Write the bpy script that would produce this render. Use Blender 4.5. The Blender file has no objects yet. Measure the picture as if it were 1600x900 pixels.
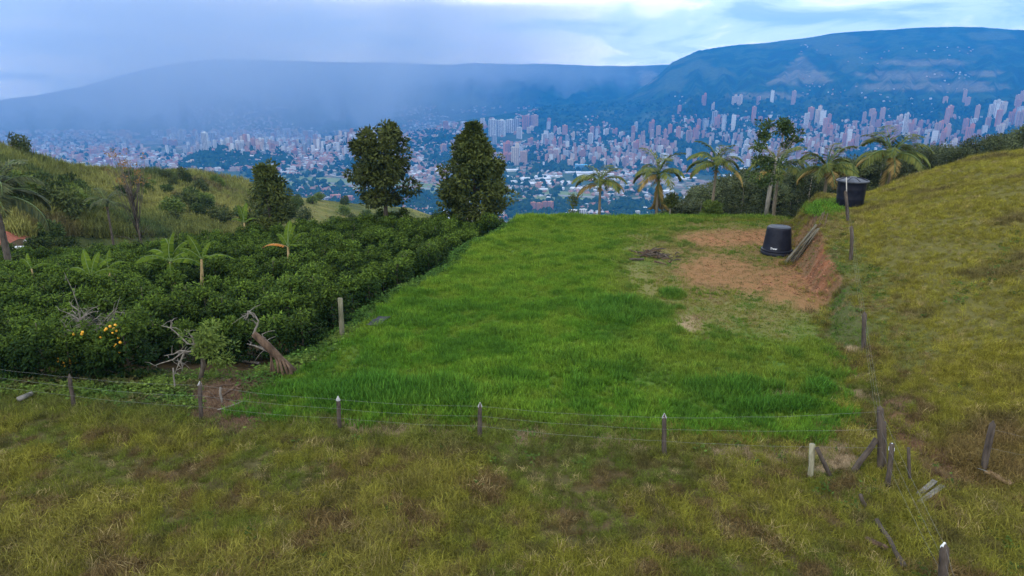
import bpy, math, random
import numpy as np
from mathutils import Vector, Matrix

random.seed(7)
RNG = np.random.default_rng(11)
SC = bpy.context.scene
COL = SC.collection
R = math.radians

# ------------------------------------------------------------------ camera
CAM_H = 10.0
PITCH = R(16.71)
cd = bpy.data.cameras.new('camera')
cd.sensor_width = 36.0
cd.lens = 24.0
cd.clip_start = 0.3
cd.clip_end = 60000
cam = bpy.data.objects.new('camera', cd)
COL.objects.link(cam)
cam.location = (0, 0, CAM_H)
cam.rotation_euler = (math.pi / 2 - PITCH, 0, 0)
SC.camera = cam

# ------------------------------------------------------------------ sky and sun
SUN_EL, SUN_AZ = R(60), R(215)          # azimuth measured clockwise from +Y
world = bpy.data.worlds.new('World')
SC.world = world
world.use_nodes = True
wn, wl = world.node_tree.nodes, world.node_tree.links
wn.clear()


def W(t, **kw):
    n = wn.new(t)
    for k, v in kw.items():
        setattr(n, k, v)
    return n


def wmath(op, a, b=None, clamp=False):
    n = W('ShaderNodeMath', operation=op, use_clamp=clamp)
    for i, v in enumerate((a, b)):
        if v is None:
            continue
        if isinstance(v, (int, float)):
            n.inputs[i].default_value = v
        else:
            wl.new(v, n.inputs[i])
    return n.outputs[0]


sky = W('ShaderNodeTexSky', sky_type='NISHITA', sun_disc=False)
sky.sun_elevation, sky.sun_rotation = SUN_EL, SUN_AZ
sky.altitude = 1800
bg_sky = W('ShaderNodeBackground')
bg_sky.inputs[1].default_value = 0.14
wl.new(sky.outputs[0], bg_sky.inputs[0])
tc = W('ShaderNodeTexCoord')
sep = W('ShaderNodeSeparateXYZ')
wl.new(tc.outputs['Generated'], sep.inputs[0])
zc = wmath('MAXIMUM', sep.outputs[2], 0.0)
den = wmath('ADD', zc, 0.16)
px = wmath('DIVIDE', sep.outputs[0], den)
py = wmath('DIVIDE', sep.outputs[1], den)
cmb = W('ShaderNodeCombineXYZ')
wl.new(px, cmb.inputs[0]); wl.new(py, cmb.inputs[1])


def wnoise(scale, detail, rough, off, dist=0.0):
    mp = W('ShaderNodeMapping')
    mp.inputs['Location'].default_value = off
    wl.new(cmb.outputs[0], mp.inputs[0])
    n = W('ShaderNodeTexNoise')
    n.inputs['Scale'].default_value = scale
    n.inputs['Detail'].default_value = detail
    n.inputs['Roughness'].default_value = rough
    n.inputs['Distortion'].default_value = dist
    wl.new(mp.outputs[0], n.inputs['Vector'])
    return n.outputs['Fac']


def wramp(fac, stops):
    r = W('ShaderNodeValToRGB')
    r.color_ramp.interpolation = 'EASE'
    e = r.color_ramp.elements
    while len(e) < len(stops):
        e.new(0.5)
    for el, (p, c) in zip(e, stops):
        el.position = p
        el.color = (*c, 1) if len(c) == 3 else c
    wl.new(fac, r.inputs[0])
    return r.outputs[0]


n_big = wnoise(0.55, 3, 0.5, (19.83, -1.19, 4.18), 0.3)
n_mid = wnoise(1.3, 7, 0.58, (-0.95, 5.56, 0.0), 0.5)
n_mix = wmath('ADD', wmath('MULTIPLY', n_big, 0.5), wmath('MULTIPLY', n_mid, 0.5))
cloud_col = wramp(n_mix, [(0.38, (0.34, 0.43, 0.56)), (0.47, (0.62, 0.70, 0.77)),
                          (0.53, (0.95, 0.92, 0.86)), (0.60, (1.04, 0.95, 0.84))])
bg_cloud = W('ShaderNodeBackground')
bg_cloud.inputs[1].default_value = 2.4
wl.new(cloud_col, bg_cloud.inputs[0])
cover = wmath('ADD', wmath('MULTIPLY', n_big, 0.5), 0.55, True)
mixw = W('ShaderNodeMixShader')
wl.new(cover, mixw.inputs[0])
wl.new(bg_sky.outputs[0], mixw.inputs[1])
wl.new(bg_cloud.outputs[0], mixw.inputs[2])
wo = W('ShaderNodeOutputWorld')
wl.new(mixw.outputs[0], wo.inputs[0])

sd = bpy.data.lights.new('sun', 'SUN')
sd.energy = 1.4
sd.angle = R(10)
sd.color = (1.0, 0.87, 0.68)
sun = bpy.data.objects.new('sun', sd)
COL.objects.link(sun)
sdir = Vector((math.sin(SUN_AZ) * math.cos(SUN_EL), math.cos(SUN_AZ) * math.cos(SUN_EL), math.sin(SUN_EL)))
sun.rotation_euler = (-sdir).to_track_quat('-Z', 'Y').to_euler()

vs = SC.view_settings
vs.view_transform = 'Standard'
vs.look = 'None'
vs.exposure = 0.36
vs.gamma = 1.0
vs.use_curve_mapping = False
cy = SC.cycles
cy.use_denoising = True
cy.max_bounces = 8
cy.diffuse_bounces = 3
cy.glossy_bounces = 2
cy.transmission_bounces = 3
cy.transparent_max_bounces = 6
cy.volume_bounces = 8
cy.caustics_reflective = False
cy.caustics_refractive = False

# ------------------------------------------------------------------ numeric helpers
F = 1600 * 24 / 36
CP, SP = math.cos(PITCH), math.sin(PITCH)


def rays(u, v):
    x = (np.asarray(u, float) - 800) / F
    y = (450 - np.asarray(v, float)) / F
    x, y = np.broadcast_arrays(x, y)
    return np.stack([x, CP + y * SP, -SP + y * CP], -1)


def proj(x, y, z):
    x, y, z = np.asarray(x, float), np.asarray(y, float), np.asarray(z, float) - CAM_H
    dep = y * CP - z * SP
    dep = np.where(dep > 0.1, dep, 0.1)
    return 800 + F * x / dep, 450 - F * (y * SP + z * CP) / dep


def ss(a, b, x):
    t = np.clip((np.asarray(x, float) - a) / (b - a), 0, 1)
    return t * t * (3 - 2 * t)


_LAT = np.random.default_rng(3).random((64, 256, 256)).astype(np.float32) if False else None
_TAB = [np.random.default_rng(100 + k).random((256, 256)) for k in range(12)]


def vnoise(x, y, k=0):
    x, y = np.asarray(x, float), np.asarray(y, float)
    xi, yi = np.floor(x), np.floor(y)
    fx, fy = x - xi, y - yi
    fx, fy = fx * fx * (3 - 2 * fx), fy * fy * (3 - 2 * fy)
    a, b = xi.astype(np.int64) % 256, yi.astype(np.int64) % 256
    a1, b1 = (a + 1) % 256, (b + 1) % 256
    T = _TAB[k % 12]
    return (T[a, b] * (1 - fx) + T[a1, b] * fx) * (1 - fy) + (T[a, b1] * (1 - fx) + T[a1, b1] * fx) * fy


def fbm(x, y, oct=4, k=0, gain=0.5):
    s, amp, tot = 0.0, 1.0, 0.0
    x, y = np.asarray(x, float), np.asarray(y, float)
    for i in range(oct):
        s = s + amp * vnoise(x * 2 ** i + 17.3 * i, y * 2 ** i + 5.1 * i, k + i)
        tot += amp
        amp *= gain
    return s / tot                        # 0..1


def lerp(a, b, t):
    return a + (b - a) * t


# ------------------------------------------------------------------ terrain functions
BANK_Y = [10, 16, 18, 23, 31.2, 36, 40, 45, 52, 70]
BANK_X = [9.5, 10.4, 10.7, 12.1, 14.9, 15.6, 17.0, 18.7, 21.3, 27]
BANK_H = [0, 0.0, 0.12, 0.4, 1.05, 1.95, 2.3, 2.4, 2.2, 1.0]
BANK_W = [1.5, 1.5, 1.5, 1.5, 0.85, 1.1, 1.5, 2.2, 2.4, 3]


def lawn_edge(y):                        # x of the lawn's left rim
    return -8.3 + (np.asarray(y, float) - 21.7) * 0.286 + 0.3 * np.sin(np.asarray(y, float) * 0.55)


def bank_foot(y):
    return np.interp(y, BANK_Y, BANK_X) + 0.15 * np.sin(np.asarray(y, float) * 1.1)


def bank_top(y):
    return bank_foot(y) + np.interp(y, BANK_Y, BANK_W)


FLOOR = -420.0

_cu = np.array([-500, -200, 0, 60, 115, 200, 300, 380, 440, 550, 640, 700, 760, 830, 1700])
_cv = np.array([190, 212, 232, 250, 266, 270, 271, 283, 309, 323, 330, 352, 420, 520, 700])
_cr = np.array([150, 140, 135, 140, 150, 180, 200, 215, 230, 250, 260, 260, 250, 250, 250])
_d = rays(_cu, _cv)
C_AZ = np.arctan2(_d[:, 0], _d[:, 1])
C_R = _cr.astype(float)
C_Z = CAM_H + C_R * _d[:, 2] / np.hypot(_d[:, 0], _d[:, 1])


def H(x, y):
    x, y = np.asarray(x, float), np.asarray(y, float)
    z = 0.10 * (fbm(x * 0.35, y * 0.35, 3, 1) - 0.5) + 0.05 * (fbm(x * 1.4, y * 1.4, 2, 4) - 0.5)
    # planted field, lower than the lawn
    d = lawn_edge(y) - x
    s = ss(0.0, 2.6, d) * ss(20.5, 25, y)
    yy = np.clip(y, 23, 62)
    zc = -0.55 - 0.065 * (yy - 23) - 0.09 * np.clip(-9 - x, 0, 36) * np.clip((yy - 20) / 30, 0, 1)
    z = z + s * (zc + 0.25 * (fbm(x * 0.12, y * 0.12, 3, 2) - 0.5))
    # cut bank and grassy hill on the right
    xf, bw, bh = bank_foot(y), np.interp(y, BANK_Y, BANK_W), np.interp(y, BANK_Y, BANK_H)
    rough = 0.35 * (fbm(x * 1.1, y * 1.1, 3, 5) - 0.5)
    onb = ss(0, 1, (x - xf + rough * 0.8) / bw)
    z = z + bh * onb + bh * onb * (1 - onb) * (0.55 * (fbm(x * 1.3 + 4, y * 3.2, 3, 3) - 0.5) + 0.35 * (fbm(x * 4, y * 4, 2, 8) - 0.5))
    e = np.clip(x - xf - bw - 0.3 - 1.7 * ss(33, 42, y), 0, 60)
    near = ss(15.2, 19.5, y + 0.12 * (x - 12))
    hill = (2.95 * (0.75 * ss(0, 9.5, e) + 0.25 * (1 - np.exp(-e / 4))) + 0.03 * np.clip(e - 10, 0, 60)) * near
    hill = hill + near * ss(1, 6, e) * 1.1 * (fbm(x * 0.16, y * 0.16, 3, 7) - 0.5)
    z = z + hill
    # ditch at the foot of the hill
    px_, py_ = 10.9, 18.6
    qx, qy = 12.6, 15.2
    tt = np.clip(((x - px_) * (qx - px_) + (y - py_) * (qy - py_)) / ((qx - px_) ** 2 + (qy - py_) ** 2), 0, 1)
    dd = np.hypot(x - px_ - tt * (qx - px_), y - py_ - tt * (qy - py_))
    z = z - 0.32 * np.exp(-(dd / 0.45) ** 2)
    # drop behind the hilltop
    yd = np.interp(x, [-40, -12, 0, 20, 26, 40], [66, 64, 51.2, 51.2, 47, 47])
    q = np.clip(y - yd, 0, None)
    sl = np.interp(x, [-30, -8, 10, 40], [0.10, 0.22, 0.36, 0.34])
    z = z - sl * np.where(q < 4, q * q / 8, q - 2)
    # rolling hills at middle distance, then down to the valley
    az, r = np.arctan2(x, y), np.hypot(x, y)
    cr, cz = np.interp(az, C_AZ, C_R), np.interp(az, C_AZ, C_Z)
    t = np.clip((r - 78) / (cr - 78), 0, 1)
    trough = np.interp(az, C_AZ, C_Z) - 5.0
    mid = trough + (cz - trough) * ss(0, 1, t) ** 0.8
    bumps = fbm(x * 0.021, y * 0.021, 4, 8) - 0.5
    mid = mid + 9.0 * bumps * np.sin(math.pi * np.clip(t, 0, 1)) ** 0.7 * ss(0.72, 0.5, az * 0 + t * 0.55)
    b = ss(64, 92, r)
    wl_ = ss(R(0), R(-6), az)
    z = np.where(b * wl_ > 0, lerp(z, mid, b * wl_), z)
    over = np.clip(r - cr, 0, None)
    zl = -0.34 * np.where(over < 30, over ** 2 / 60, over - 15)
    z = z + zl * wl_ 
    zr = -0.34 * np.clip(r - 110, 0, None) * 0.4
    z = z + zr * (1 - wl_)
    k = ss(300, 1500, r)
    z = np.where(r > 300, z + k * 25 * (fbm(x * 0.006, y * 0.006, 3, 3) - 0.5), z)
    fl = FLOOR + Zbump(x, y)
    # smooth maximum with the valley floor
    h = np.clip(0.5 + 0.5 * (z - fl) / 30, 0, 1)
    return np.where(r > 250, fl * (1 - h) + z * h + 30 * h * (1 - h), z)


def Zbump(x, y):
    z = 4 * (fbm(x * 0.002, y * 0.002, 3, 6) - 0.5)
    for (bx, by, h, a, b) in BUMPS:
        z = z + h * np.exp(-(((x - bx) / a) ** 2 + ((y - by) / b) ** 2) ** 1.3)
    return z


def floor_pt(u, v, z=FLOOR):
    d = rays(u, v)
    t = (z - CAM_H) / d[..., 2]
    return d[..., 0] * t, d[..., 1] * t


BUMPS = []
for (u_, v_, wpx, hpx, asp) in [(366, 263, 74, 30, 0.8), (575, 246, 80, 36, 0.9), (690, 235, 60, 18, 0.8)]:
    bx, by = floor_pt(u_, v_)
    r_ = math.hypot(bx, by)
    BUMPS.append((float(bx), float(by) + 150, hpx * r_ / F, wpx * r_ / F, wpx * asp * r_ / F))


def silh(pts):
    u, v = np.array(pts, float).T
    d = rays(u, v)
    return np.arctan2(d[:, 0], d[:, 1]), d[:, 2] / np.hypot(d[:, 0], d[:, 1])


S_R = silh([(560, 228), (620, 214), (650, 205), (720, 188), (800, 176), (850, 166), (900, 162), (960, 155), (985, 147),
            (1010, 132), (1030, 116), (1050, 97), (1090, 79), (1140, 71), (1200, 66), (1250, 60), (1300, 52), (1350, 48),
            (1400, 45), (1450, 42), (1500, 41), (1550, 44), (1600, 46), (1700, 52), (1900, 60), (2400, 90)])
S_L = silh([(-600, 178), (-200, 168), (0, 156), (60, 148), (130, 134), (180, 120), (220, 110), (260, 101), (300, 95), (340, 92),
            (400, 93), (450, 95), (500, 96), (560, 97), (620, 98), (700, 101), (740, 98), (800, 100), (860, 99),
            (920, 102), (980, 103), (1040, 101), (1100, 100), (2400, 100)])
S_F = silh([(-600, 150), (0, 138), (100, 132), (200, 128), (300, 130), (500, 140), (800, 140)])


def az_of(u):
    d = rays(u, 150.0)
    return np.arctan2(d[..., 0], d[..., 1])


RF_AZ = az_of(np.array([560., 640, 720, 850, 1000, 1150, 2400]))
RF = np.array([5300., 5000, 4600, 3900, 3400, 3250, 3200])
RR = np.array([5600., 5500, 5700, 6500, 7800, 8300, 8600])


def Zright(x, y):
    az, r = np.arctan2(x, y), np.hypot(x, y)
    rf, rr = np.interp(az, RF_AZ, RF), np.interp(az, RF_AZ, RR)
    te = np.interp(az, *S_R)
    zr = CAM_H + rr * te
    t = (r - rf) / (rr - rf)
    tc_ = np.clip(t, 0, 1)
    g = 0.36 * tc_ + 0.64 * tc_ ** 2.3
    z = FLOOR + (zr - FLOOR) * g
    hh = np.clip((zr - FLOOR) / 1000, 0, 1)
    rid = 1 - np.abs(2 * fbm(az * 26, r * 0.0006 + az * 3, 4, 2) - 1)
    z = z + hh * 260 * (rid - 0.72) * np.sin(math.pi * tc_) ** 1.2 
    z = z + hh * 26 * (fbm(x * 0.005, y * 0.005, 3, 9) - 0.5) * ss(0, 0.3, tc_) * ss(1.0, 0.85, tc_)
    z = z + 9 * (fbm(x * 0.012, y * 0.012, 2, 5) - 0.5) * ss(0.9, 1, tc_)
    z = np.where(t > 1, z - (r - rr) * 0.3, z)
    return np.where(t < 0, FLOOR - 40 + 40 * np.exp(t * 4), z)


def Zleft(x, y):
    az, r = np.arctan2(x, y), np.hypot(x, y)
    rf = 6500 + 200 * np.sin(az * 5)
    rr = 9700 + 300 * np.sin(az * 7 + 1)
    zr = CAM_H + rr * np.interp(az, *S_L)
    t = (r - rf) / (rr - rf)
    tc_ = np.clip(t, 0, 1)
    g = 0.45 * tc_ + 0.55 * tc_ ** 2
    z = FLOOR + (zr - FLOOR) * g
    rid = 1 - np.abs(2 * fbm(az * 24 + 9, r * 0.0004 + az * 4, 4, 5) - 1)
    z = z + 300 * (rid - 0.72) * np.sin(math.pi * tc_) ** 1.2
    z = z + 14 * (fbm(x * 0.01, y * 0.01, 2, 5) - 0.5) * ss(0.9, 1, tc_)
    z = np.where(t > 1, z - (r - rr) * 0.25, z)
    return np.where(t < 0, FLOOR - 40 + 40 * np.exp(t * 4), z)


def Zfar(x, y):
    return np.maximum(np.maximum(FLOOR + Zbump(x, y), Zright(x, y)), Zleft(x, y))


def march_far(u, v):
    """ground points of the valley and its mountains seen along pixel rays"""
    d = rays(u, v)
    hit = np.full(d.shape[0], np.nan)
    live = np.arange(d.shape[0])
    t = 1300.0
    while t < 10400 and len(live):
        p = d[live] * t
        ok = p[:, 2] + CAM_H < Zfar(p[:, 0], p[:, 1])
        hit[live[ok]] = t
        live = live[~ok]
        t *= 1.025
    hi, lo = hit.copy(), hit / 1.025
    for _ in range(5):
        m = (hi + lo) / 2
        p = d * np.nan_to_num(m, nan=1300.0)[:, None]
        below = p[:, 2] + CAM_H < Zfar(p[:, 0], p[:, 1])
        hi, lo = np.where(below, m, hi), np.where(below, lo, m)
    p = d * hi[:, None]
    p[:, 2] = Zfar(p[:, 0], p[:, 1])
    return p                              # nan where nothing was hit


def march(u, v, tmax=420, t0=8.0):
    """ground points near the camera seen along pixel rays"""
    d = rays(np.atleast_1d(np.asarray(u, float)), np.atleast_1d(np.asarray(v, float)))
    hit = np.full(d.shape[0], np.nan)
    if d.shape[0] == 1:                       # one ray: all distances at once
        lo_, hi_, n_ = t0, tmax, 700
        for _ in range(2):
            ts = np.geomspace(lo_, hi_, n_)
            p = d * ts[:, None]
            b = np.nonzero(p[:, 2] + CAM_H < H(p[:, 0], p[:, 1]))[0]
            if not len(b):
                break
            hit[0] = ts[b[0]]
            lo_, hi_, n_ = ts[max(b[0] - 1, 0)], ts[b[0]] + 1e-6, 40
    else:
        live, t = np.arange(d.shape[0]), t0
        while t < tmax and len(live):
            p = d[live] * t
            ok = p[:, 2] + CAM_H < H(p[:, 0], p[:, 1])
            hit[live[ok]] = t
            live = live[~ok]
            t *= 1.008
    p = d * hit[:, None]
    p[:, 2] = H(p[:, 0], p[:, 1])
    return p


def at(u, v):
    return Vector(march(u, v)[0])


def at_uy(u, y, z=None):
    zz = -3.0 if z is None else z
    for _ in range(6):
        dep = y * CP - (zz - CAM_H) * SP
        x = (u - 800) / F * dep
        if z is None:
            zz = float(H(x, y))
    return Vector((x, y, zz))


def z_at(v, y, u=800):
    d = rays(u, v)
    return CAM_H + float(d[2] / d[1]) * y


# ------------------------------------------------------------------ materials
def s2l(c):
    return tuple((v / 255 / 12.92) if v / 255 <= 0.04045 else ((v / 255 + 0.055) / 1.055) ** 2.4 for v in c)


class Mat:
    def __init__(self, name, rough=0.8, spec=0.25):
        self.m = bpy.data.materials.new(name)
        self.m.use_nodes = True
        self.n, self.l = self.m.node_tree.nodes, self.m.node_tree.links
        self.b = self.n['Principled BSDF']
        self.out = self.n['Material Output']
        self.b.inputs['Roughness'].default_value = rough
        self.b.inputs['Specular IOR Level'].default_value = spec

    def new(self, t, **kw):
        n = self.n.new(t)
        for k, v in kw.items():
            setattr(n, k, v)
        return n

    def put(self, sock, v):
        if isinstance(v, bpy.types.NodeSocket):
            self.l.new(v, sock)
        elif isinstance(v, (tuple, list)) and sock.type == 'RGBA':
            sock.default_value = (*v[:3], 1)
        else:
            sock.default_value = v

    def coord(self, kind='Object'):
        return self.new('ShaderNodeTexCoord').outputs[kind]

    def noise(self, scale, detail=4, rough=0.55, vec=None, dist=0.0):
        n = self.new('ShaderNodeTexNoise')
        n.inputs['Scale'].default_value = scale
        n.inputs['Detail'].default_value = detail
        n.inputs['Roughness'].default_value = rough
        n.inputs['Distortion'].default_value = dist
        self.l.new(vec if vec is not None else self.coord(), n.inputs['Vector'])
        return n.outputs['Fac']

    def ramp(self, fac, stops, interp='LINEAR'):
        r = self.new('ShaderNodeValToRGB')
        r.color_ramp.interpolation = interp
        e = r.color_ramp.elements
        while len(e) < len(stops):
            e.new(0.5)
        for el, (p, c) in zip(e, stops):
            el.position = p
            el.color = (*c, 1)
        self.l.new(fac, r.inputs[0])
        return r.outputs[0]

    def mix(self, fac, a, b, blend='MIX'):
        n = self.new('ShaderNodeMix', data_type='RGBA', blend_type=blend)
        self.put(n.inputs[0], fac)
        self.put(n.inputs[6], a)
        self.put(n.inputs[7], b)
        return n.outputs[2]

    def math(self, op, a, b=0.0, clamp=False):
        n = self.new('ShaderNodeMath', operation=op, use_clamp=clamp)
        self.put(n.inputs[0], a)
        self.put(n.inputs[1], b)
        return n.outputs[0]

    def attr(self, name, kind='GEOMETRY', out='Color'):
        n = self.new('ShaderNodeAttribute', attribute_name=name, attribute_type=kind)
        return n.outputs[out]

    def bump(self, h, strength=0.4, dist=0.05):
        n = self.new('ShaderNodeBump')
        n.inputs['Strength'].default_value = strength
        n.inputs['Distance'].default_value = dist
        self.l.new(h, n.inputs['Height'])
        self.l.new(n.outputs[0], self.b.inputs['Normal'])

    def base(self, v):
        self.put(self.b.inputs['Base Color'], v)
        return self

    def translucent(self, colour, fac):
        t = self.new('ShaderNodeBsdfTranslucent')
        self.put(t.inputs[0], colour)
        x = self.new('ShaderNodeMixShader')
        x.inputs[0].default_value = fac
        self.l.new(self.b.outputs[0], x.inputs[1])
        self.l.new(t.outputs[0], x.inputs[2])
        self.l.new(x.outputs[0], self.out.inputs[0])


def plain(name, c, rough=0.8, spec=0.25, vary=0.25, scale=6.0, bump=0.0):
    m = Mat(name, rough, spec)
    f = m.noise(scale, 5, 0.6)
    a = tuple(v * (1 - vary) for v in c)
    b = tuple(min(1, v * (1 + vary)) for v in c)
    m.base(m.ramp(f, [(0.3, a), (0.7, b)]))
    if bump:
        m.bump(f, bump, 0.03)
    return m.m


def leaf_mat(name, a, b, trans=0.25, rough=0.55, spec=0.3, rand=0.25):
    m = Mat(name, rough + 0.1, spec * 0.45)
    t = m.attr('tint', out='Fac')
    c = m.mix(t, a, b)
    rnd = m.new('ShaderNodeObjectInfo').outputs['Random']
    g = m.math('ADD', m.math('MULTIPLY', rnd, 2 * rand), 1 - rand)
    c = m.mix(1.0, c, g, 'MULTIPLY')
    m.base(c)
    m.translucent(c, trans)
    return m.m


def bark_mat(name, a, b, scale=9.0):
    m = Mat(name, 0.9, 0.15)
    mp = m.new('ShaderNodeMapping')
    mp.inputs['Scale'].default_value = (1, 1, 0.25)
    m.l.new(m.coord(), mp.inputs[0])
    f = m.noise(scale, 6, 0.65, mp.outputs[0])
    m.base(m.ramp(f, [(0.32, a), (0.68, b)]))
    m.bump(f, 0.6, 0.03)
    return m.m


M = {}
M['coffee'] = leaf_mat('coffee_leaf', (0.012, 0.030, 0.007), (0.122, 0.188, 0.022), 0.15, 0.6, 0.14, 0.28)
M['broad'] = leaf_mat('broad_leaf', (0.020, 0.036, 0.010), (0.125, 0.148, 0.034), 0.2, 0.5)
M['slender'] = leaf_mat('slender_tree_leaf', (0.03, 0.055, 0.018), (0.09, 0.14, 0.035), 0.2)
M['euc'] = leaf_mat('eucalyptus_leaf', (0.020, 0.034, 0.014), (0.115, 0.135, 0.052), 0.15, 0.55, 0.3, 0.3)
M['shrub'] = leaf_mat('shrub_leaf', (0.030, 0.052, 0.018), (0.10, 0.135, 0.035), 0.2, 0.6, 0.08, 0.4)
M['lime'] = leaf_mat('lime_leaf', (0.06, 0.10, 0.02), (0.17, 0.22, 0.04), 0.25)
M['dry_leaf'] = leaf_mat('dry_leaf', (0.16, 0.085, 0.025), (0.33, 0.20, 0.06), 0.2)
M['palm'] = leaf_mat('palm_leaflet', (0.045, 0.075, 0.016), (0.165, 0.175, 0.032), 0.2, 0.45, 0.4, 0.2)
M['palm_dry'] = leaf_mat('dry_palm_leaflet', (0.17, 0.12, 0.035), (0.34, 0.24, 0.08), 0.15)
M['palm_far'] = leaf_mat('dark_palm_leaflet', (0.03, 0.045, 0.022), (0.10, 0.11, 0.035), 0.15, 0.5, 0.3, 0.2)
M['banana'] = leaf_mat('banana_leaf', (0.035, 0.075, 0.012), (0.120, 0.170, 0.020), 0.3, 0.75, 0.0, 0.2)
M['banana_dry'] = leaf_mat('dry_banana_leaf', (0.42, 0.15, 0.03), (0.62, 0.27, 0.05), 0.25)
M['bark'] = bark_mat('grey_brown_bark', (0.05, 0.04, 0.03), (0.17, 0.14, 0.11))
M['pale_bark'] = bark_mat('pale_bark', (0.16, 0.145, 0.12), (0.36, 0.33, 0.28))
M['palm_trunk'] = bark_mat('palm_trunk', (0.10, 0.085, 0.06), (0.25, 0.21, 0.15))
M['crownshaft'] = plain('crownshaft', (0.10, 0.15, 0.045), 0.5)
M['banana_stem'] = bark_mat('banana_stem', (0.16, 0.11, 0.05), (0.40, 0.31, 0.15))
M['twig'] = bark_mat('grey_twig', (0.085, 0.073, 0.06), (0.26, 0.235, 0.205))
M['dead_wood'] = bark_mat('dead_wood', (0.028, 0.018, 0.013), (0.16, 0.105, 0.07), 5)
M['post'] = bark_mat('weathered_post', (0.030, 0.024, 0.020), (0.115, 0.092, 0.075), 7)
M['pale_post'] = bark_mat('pale_lichen_post', (0.15, 0.14, 0.09), (0.34, 0.32, 0.23), 7)
M['mossy_post'] = bark_mat('mossy_post', (0.075, 0.08, 0.045), (0.22, 0.20, 0.14), 6)
M['plank'] = bark_mat('brown_plank', (0.16, 0.10, 0.055), (0.36, 0.25, 0.14), 6)
M['grey_plank'] = bark_mat('grey_plank', (0.10, 0.095, 0.085), (0.25, 0.235, 0.21), 6)
M['bamboo'] = bark_mat('old_bamboo', (0.05, 0.046, 0.035), (0.24, 0.22, 0.165), 5)
M['white_tip'] = plain('white_paint', (0.72, 0.75, 0.78), 0.5, vary=0.12, scale=20)
M['zinc'] = plain('grey_cap', (0.33, 0.33, 0.33), 0.5, vary=0.15, scale=20)
M['wire'] = plain('fence_wire', (0.20, 0.21, 0.20), 0.45, 0.5, vary=0.2)
M['fruit'] = plain('orange_fruit', (0.62, 0.31, 0.025), 0.45, vary=0.2, scale=3)
M['tarp'] = plain('black_plastic_sheet', (0.006, 0.008, 0.016), 0.5, 0.15)
m_ = Mat('black_tank_plastic', 0.4, 0.14)
f_ = m_.noise(3.5, 5, 0.6)
m_.base(m_.ramp(f_, [(0.35, (0.009, 0.010, 0.017)), (0.75, (0.018, 0.020, 0.030))]))
m_.put(m_.b.inputs['Roughness'], m_.math('ADD', m_.math('MULTIPLY', f_, 0.3), 0.2))
M['tank'] = m_.m
m_ = Mat('dusty_tank_top', 0.5, 0.3)
f_ = m_.noise(2.2, 6, 0.65)
m_.base(m_.ramp(f_, [(0.35, (0.02, 0.024, 0.034)), (0.7, (0.10, 0.11, 0.135))]))
M['tank_top'] = m_.m
M['logo'] = plain('white_print', (0.62, 0.64, 0.68), 0.5, vary=0.1)
M['pipe'] = plain('grey_pipe', (0.40, 0.38, 0.35), 0.5)
M['terracotta'] = plain('terracotta_roof', (0.30, 0.10, 0.06), 0.85, vary=0.3, scale=3)
M['plaster'] = plain('white_plaster', (0.62, 0.60, 0.57), 0.85, vary=0.1)
M['dark_glass'] = plain('dark_window', (0.03, 0.035, 0.04), 0.2, 0.5)
M['teal'] = plain('teal_awning', (0.03, 0.28, 0.24), 0.6)
M['concrete'] = plain('concrete_slab', (0.34, 0.33, 0.31), 0.9)

# grass blades take the tuft's own colour
m_ = Mat('grass_blade', 0.8, 0.05)
tcol = m_.attr('tcol', 'INSTANCER')
tt_ = m_.attr('tint', out='Fac')
mul = m_.math('ADD', m_.math('MULTIPLY', tt_, 1.0), 0.5)
c_ = m_.mix(1.0, tcol, mul, 'MULTIPLY')
m_.base(c_)
m_.translucent(c_, 0.3)
M['grass'] = m_.m

# ground sheets carry a surface colour that was laid out by kind of ground
m_ = Mat('soil_and_turf', 0.95, 0.1)
f_ = m_.noise(5.0, 6, 0.7)
f2 = m_.noise(28.0, 4, 0.7)
v_ = m_.math('ADD', m_.math('MULTIPLY', f_, 0.9), m_.math('MULTIPLY', f2, 0.5))
c_ = m_.mix(1.0, m_.attr('gcol'), m_.math('ADD', v_, 0.3), 'MULTIPLY')
m_.base(c_)
m_.bump(v_, 0.8, 0.08)
M['ground'] = m_.m

m_ = Mat('hillside_turf', 0.95, 0.1)
f_ = m_.noise(0.35, 8, 0.72)
f2 = m_.noise(0.05, 4, 0.6)
c_ = m_.ramp(f2, [(0.35, (0.05, 0.07, 0.022)), (0.5, (0.13, 0.14, 0.035)), (0.65, (0.20, 0.18, 0.055))])
c_ = m_.mix(1.0, c_, m_.math('ADD', m_.math('MULTIPLY', f_, 1.6), 0.1), 'MULTIPLY')
m_.base(c_)
m_.bump(f_, 1.0, 1.2)
M['hillside'] = m_.m

m_ = Mat('city_ground', 0.9, 0.1)
big = m_.noise(0.0016, 4, 0.6)
vor = m_.new('ShaderNodeTexVoronoi')
vor.inputs['Scale'].default_value = 0.035
m_.l.new(m_.coord(), vor.inputs['Vector'])
sp_ = m_.new('ShaderNodeSeparateColor')
m_.l.new(vor.outputs['Color'], sp_.inputs[0])
urb = m_.ramp(sp_.outputs[0], [(0.0, (0.05, 0.08, 0.035)), (0.3, (0.07, 0.09, 0.05)), (0.42, (0.20, 0.13, 0.10)),
                              (0.65, (0.27, 0.21, 0.18)), (0.85, (0.33, 0.31, 0.29))], 'CONSTANT')
grn = m_.ramp(m_.noise(0.02, 5, 0.65), [(0.3, (0.025, 0.05, 0.02)), (0.7, (0.07, 0.10, 0.04))])
m_.base(m_.mix(m_.ramp(big, [(0.44, (0, 0, 0)), (0.56, (1, 1, 1))]), grn, urb))
M['city_ground'] = m_.m

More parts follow.
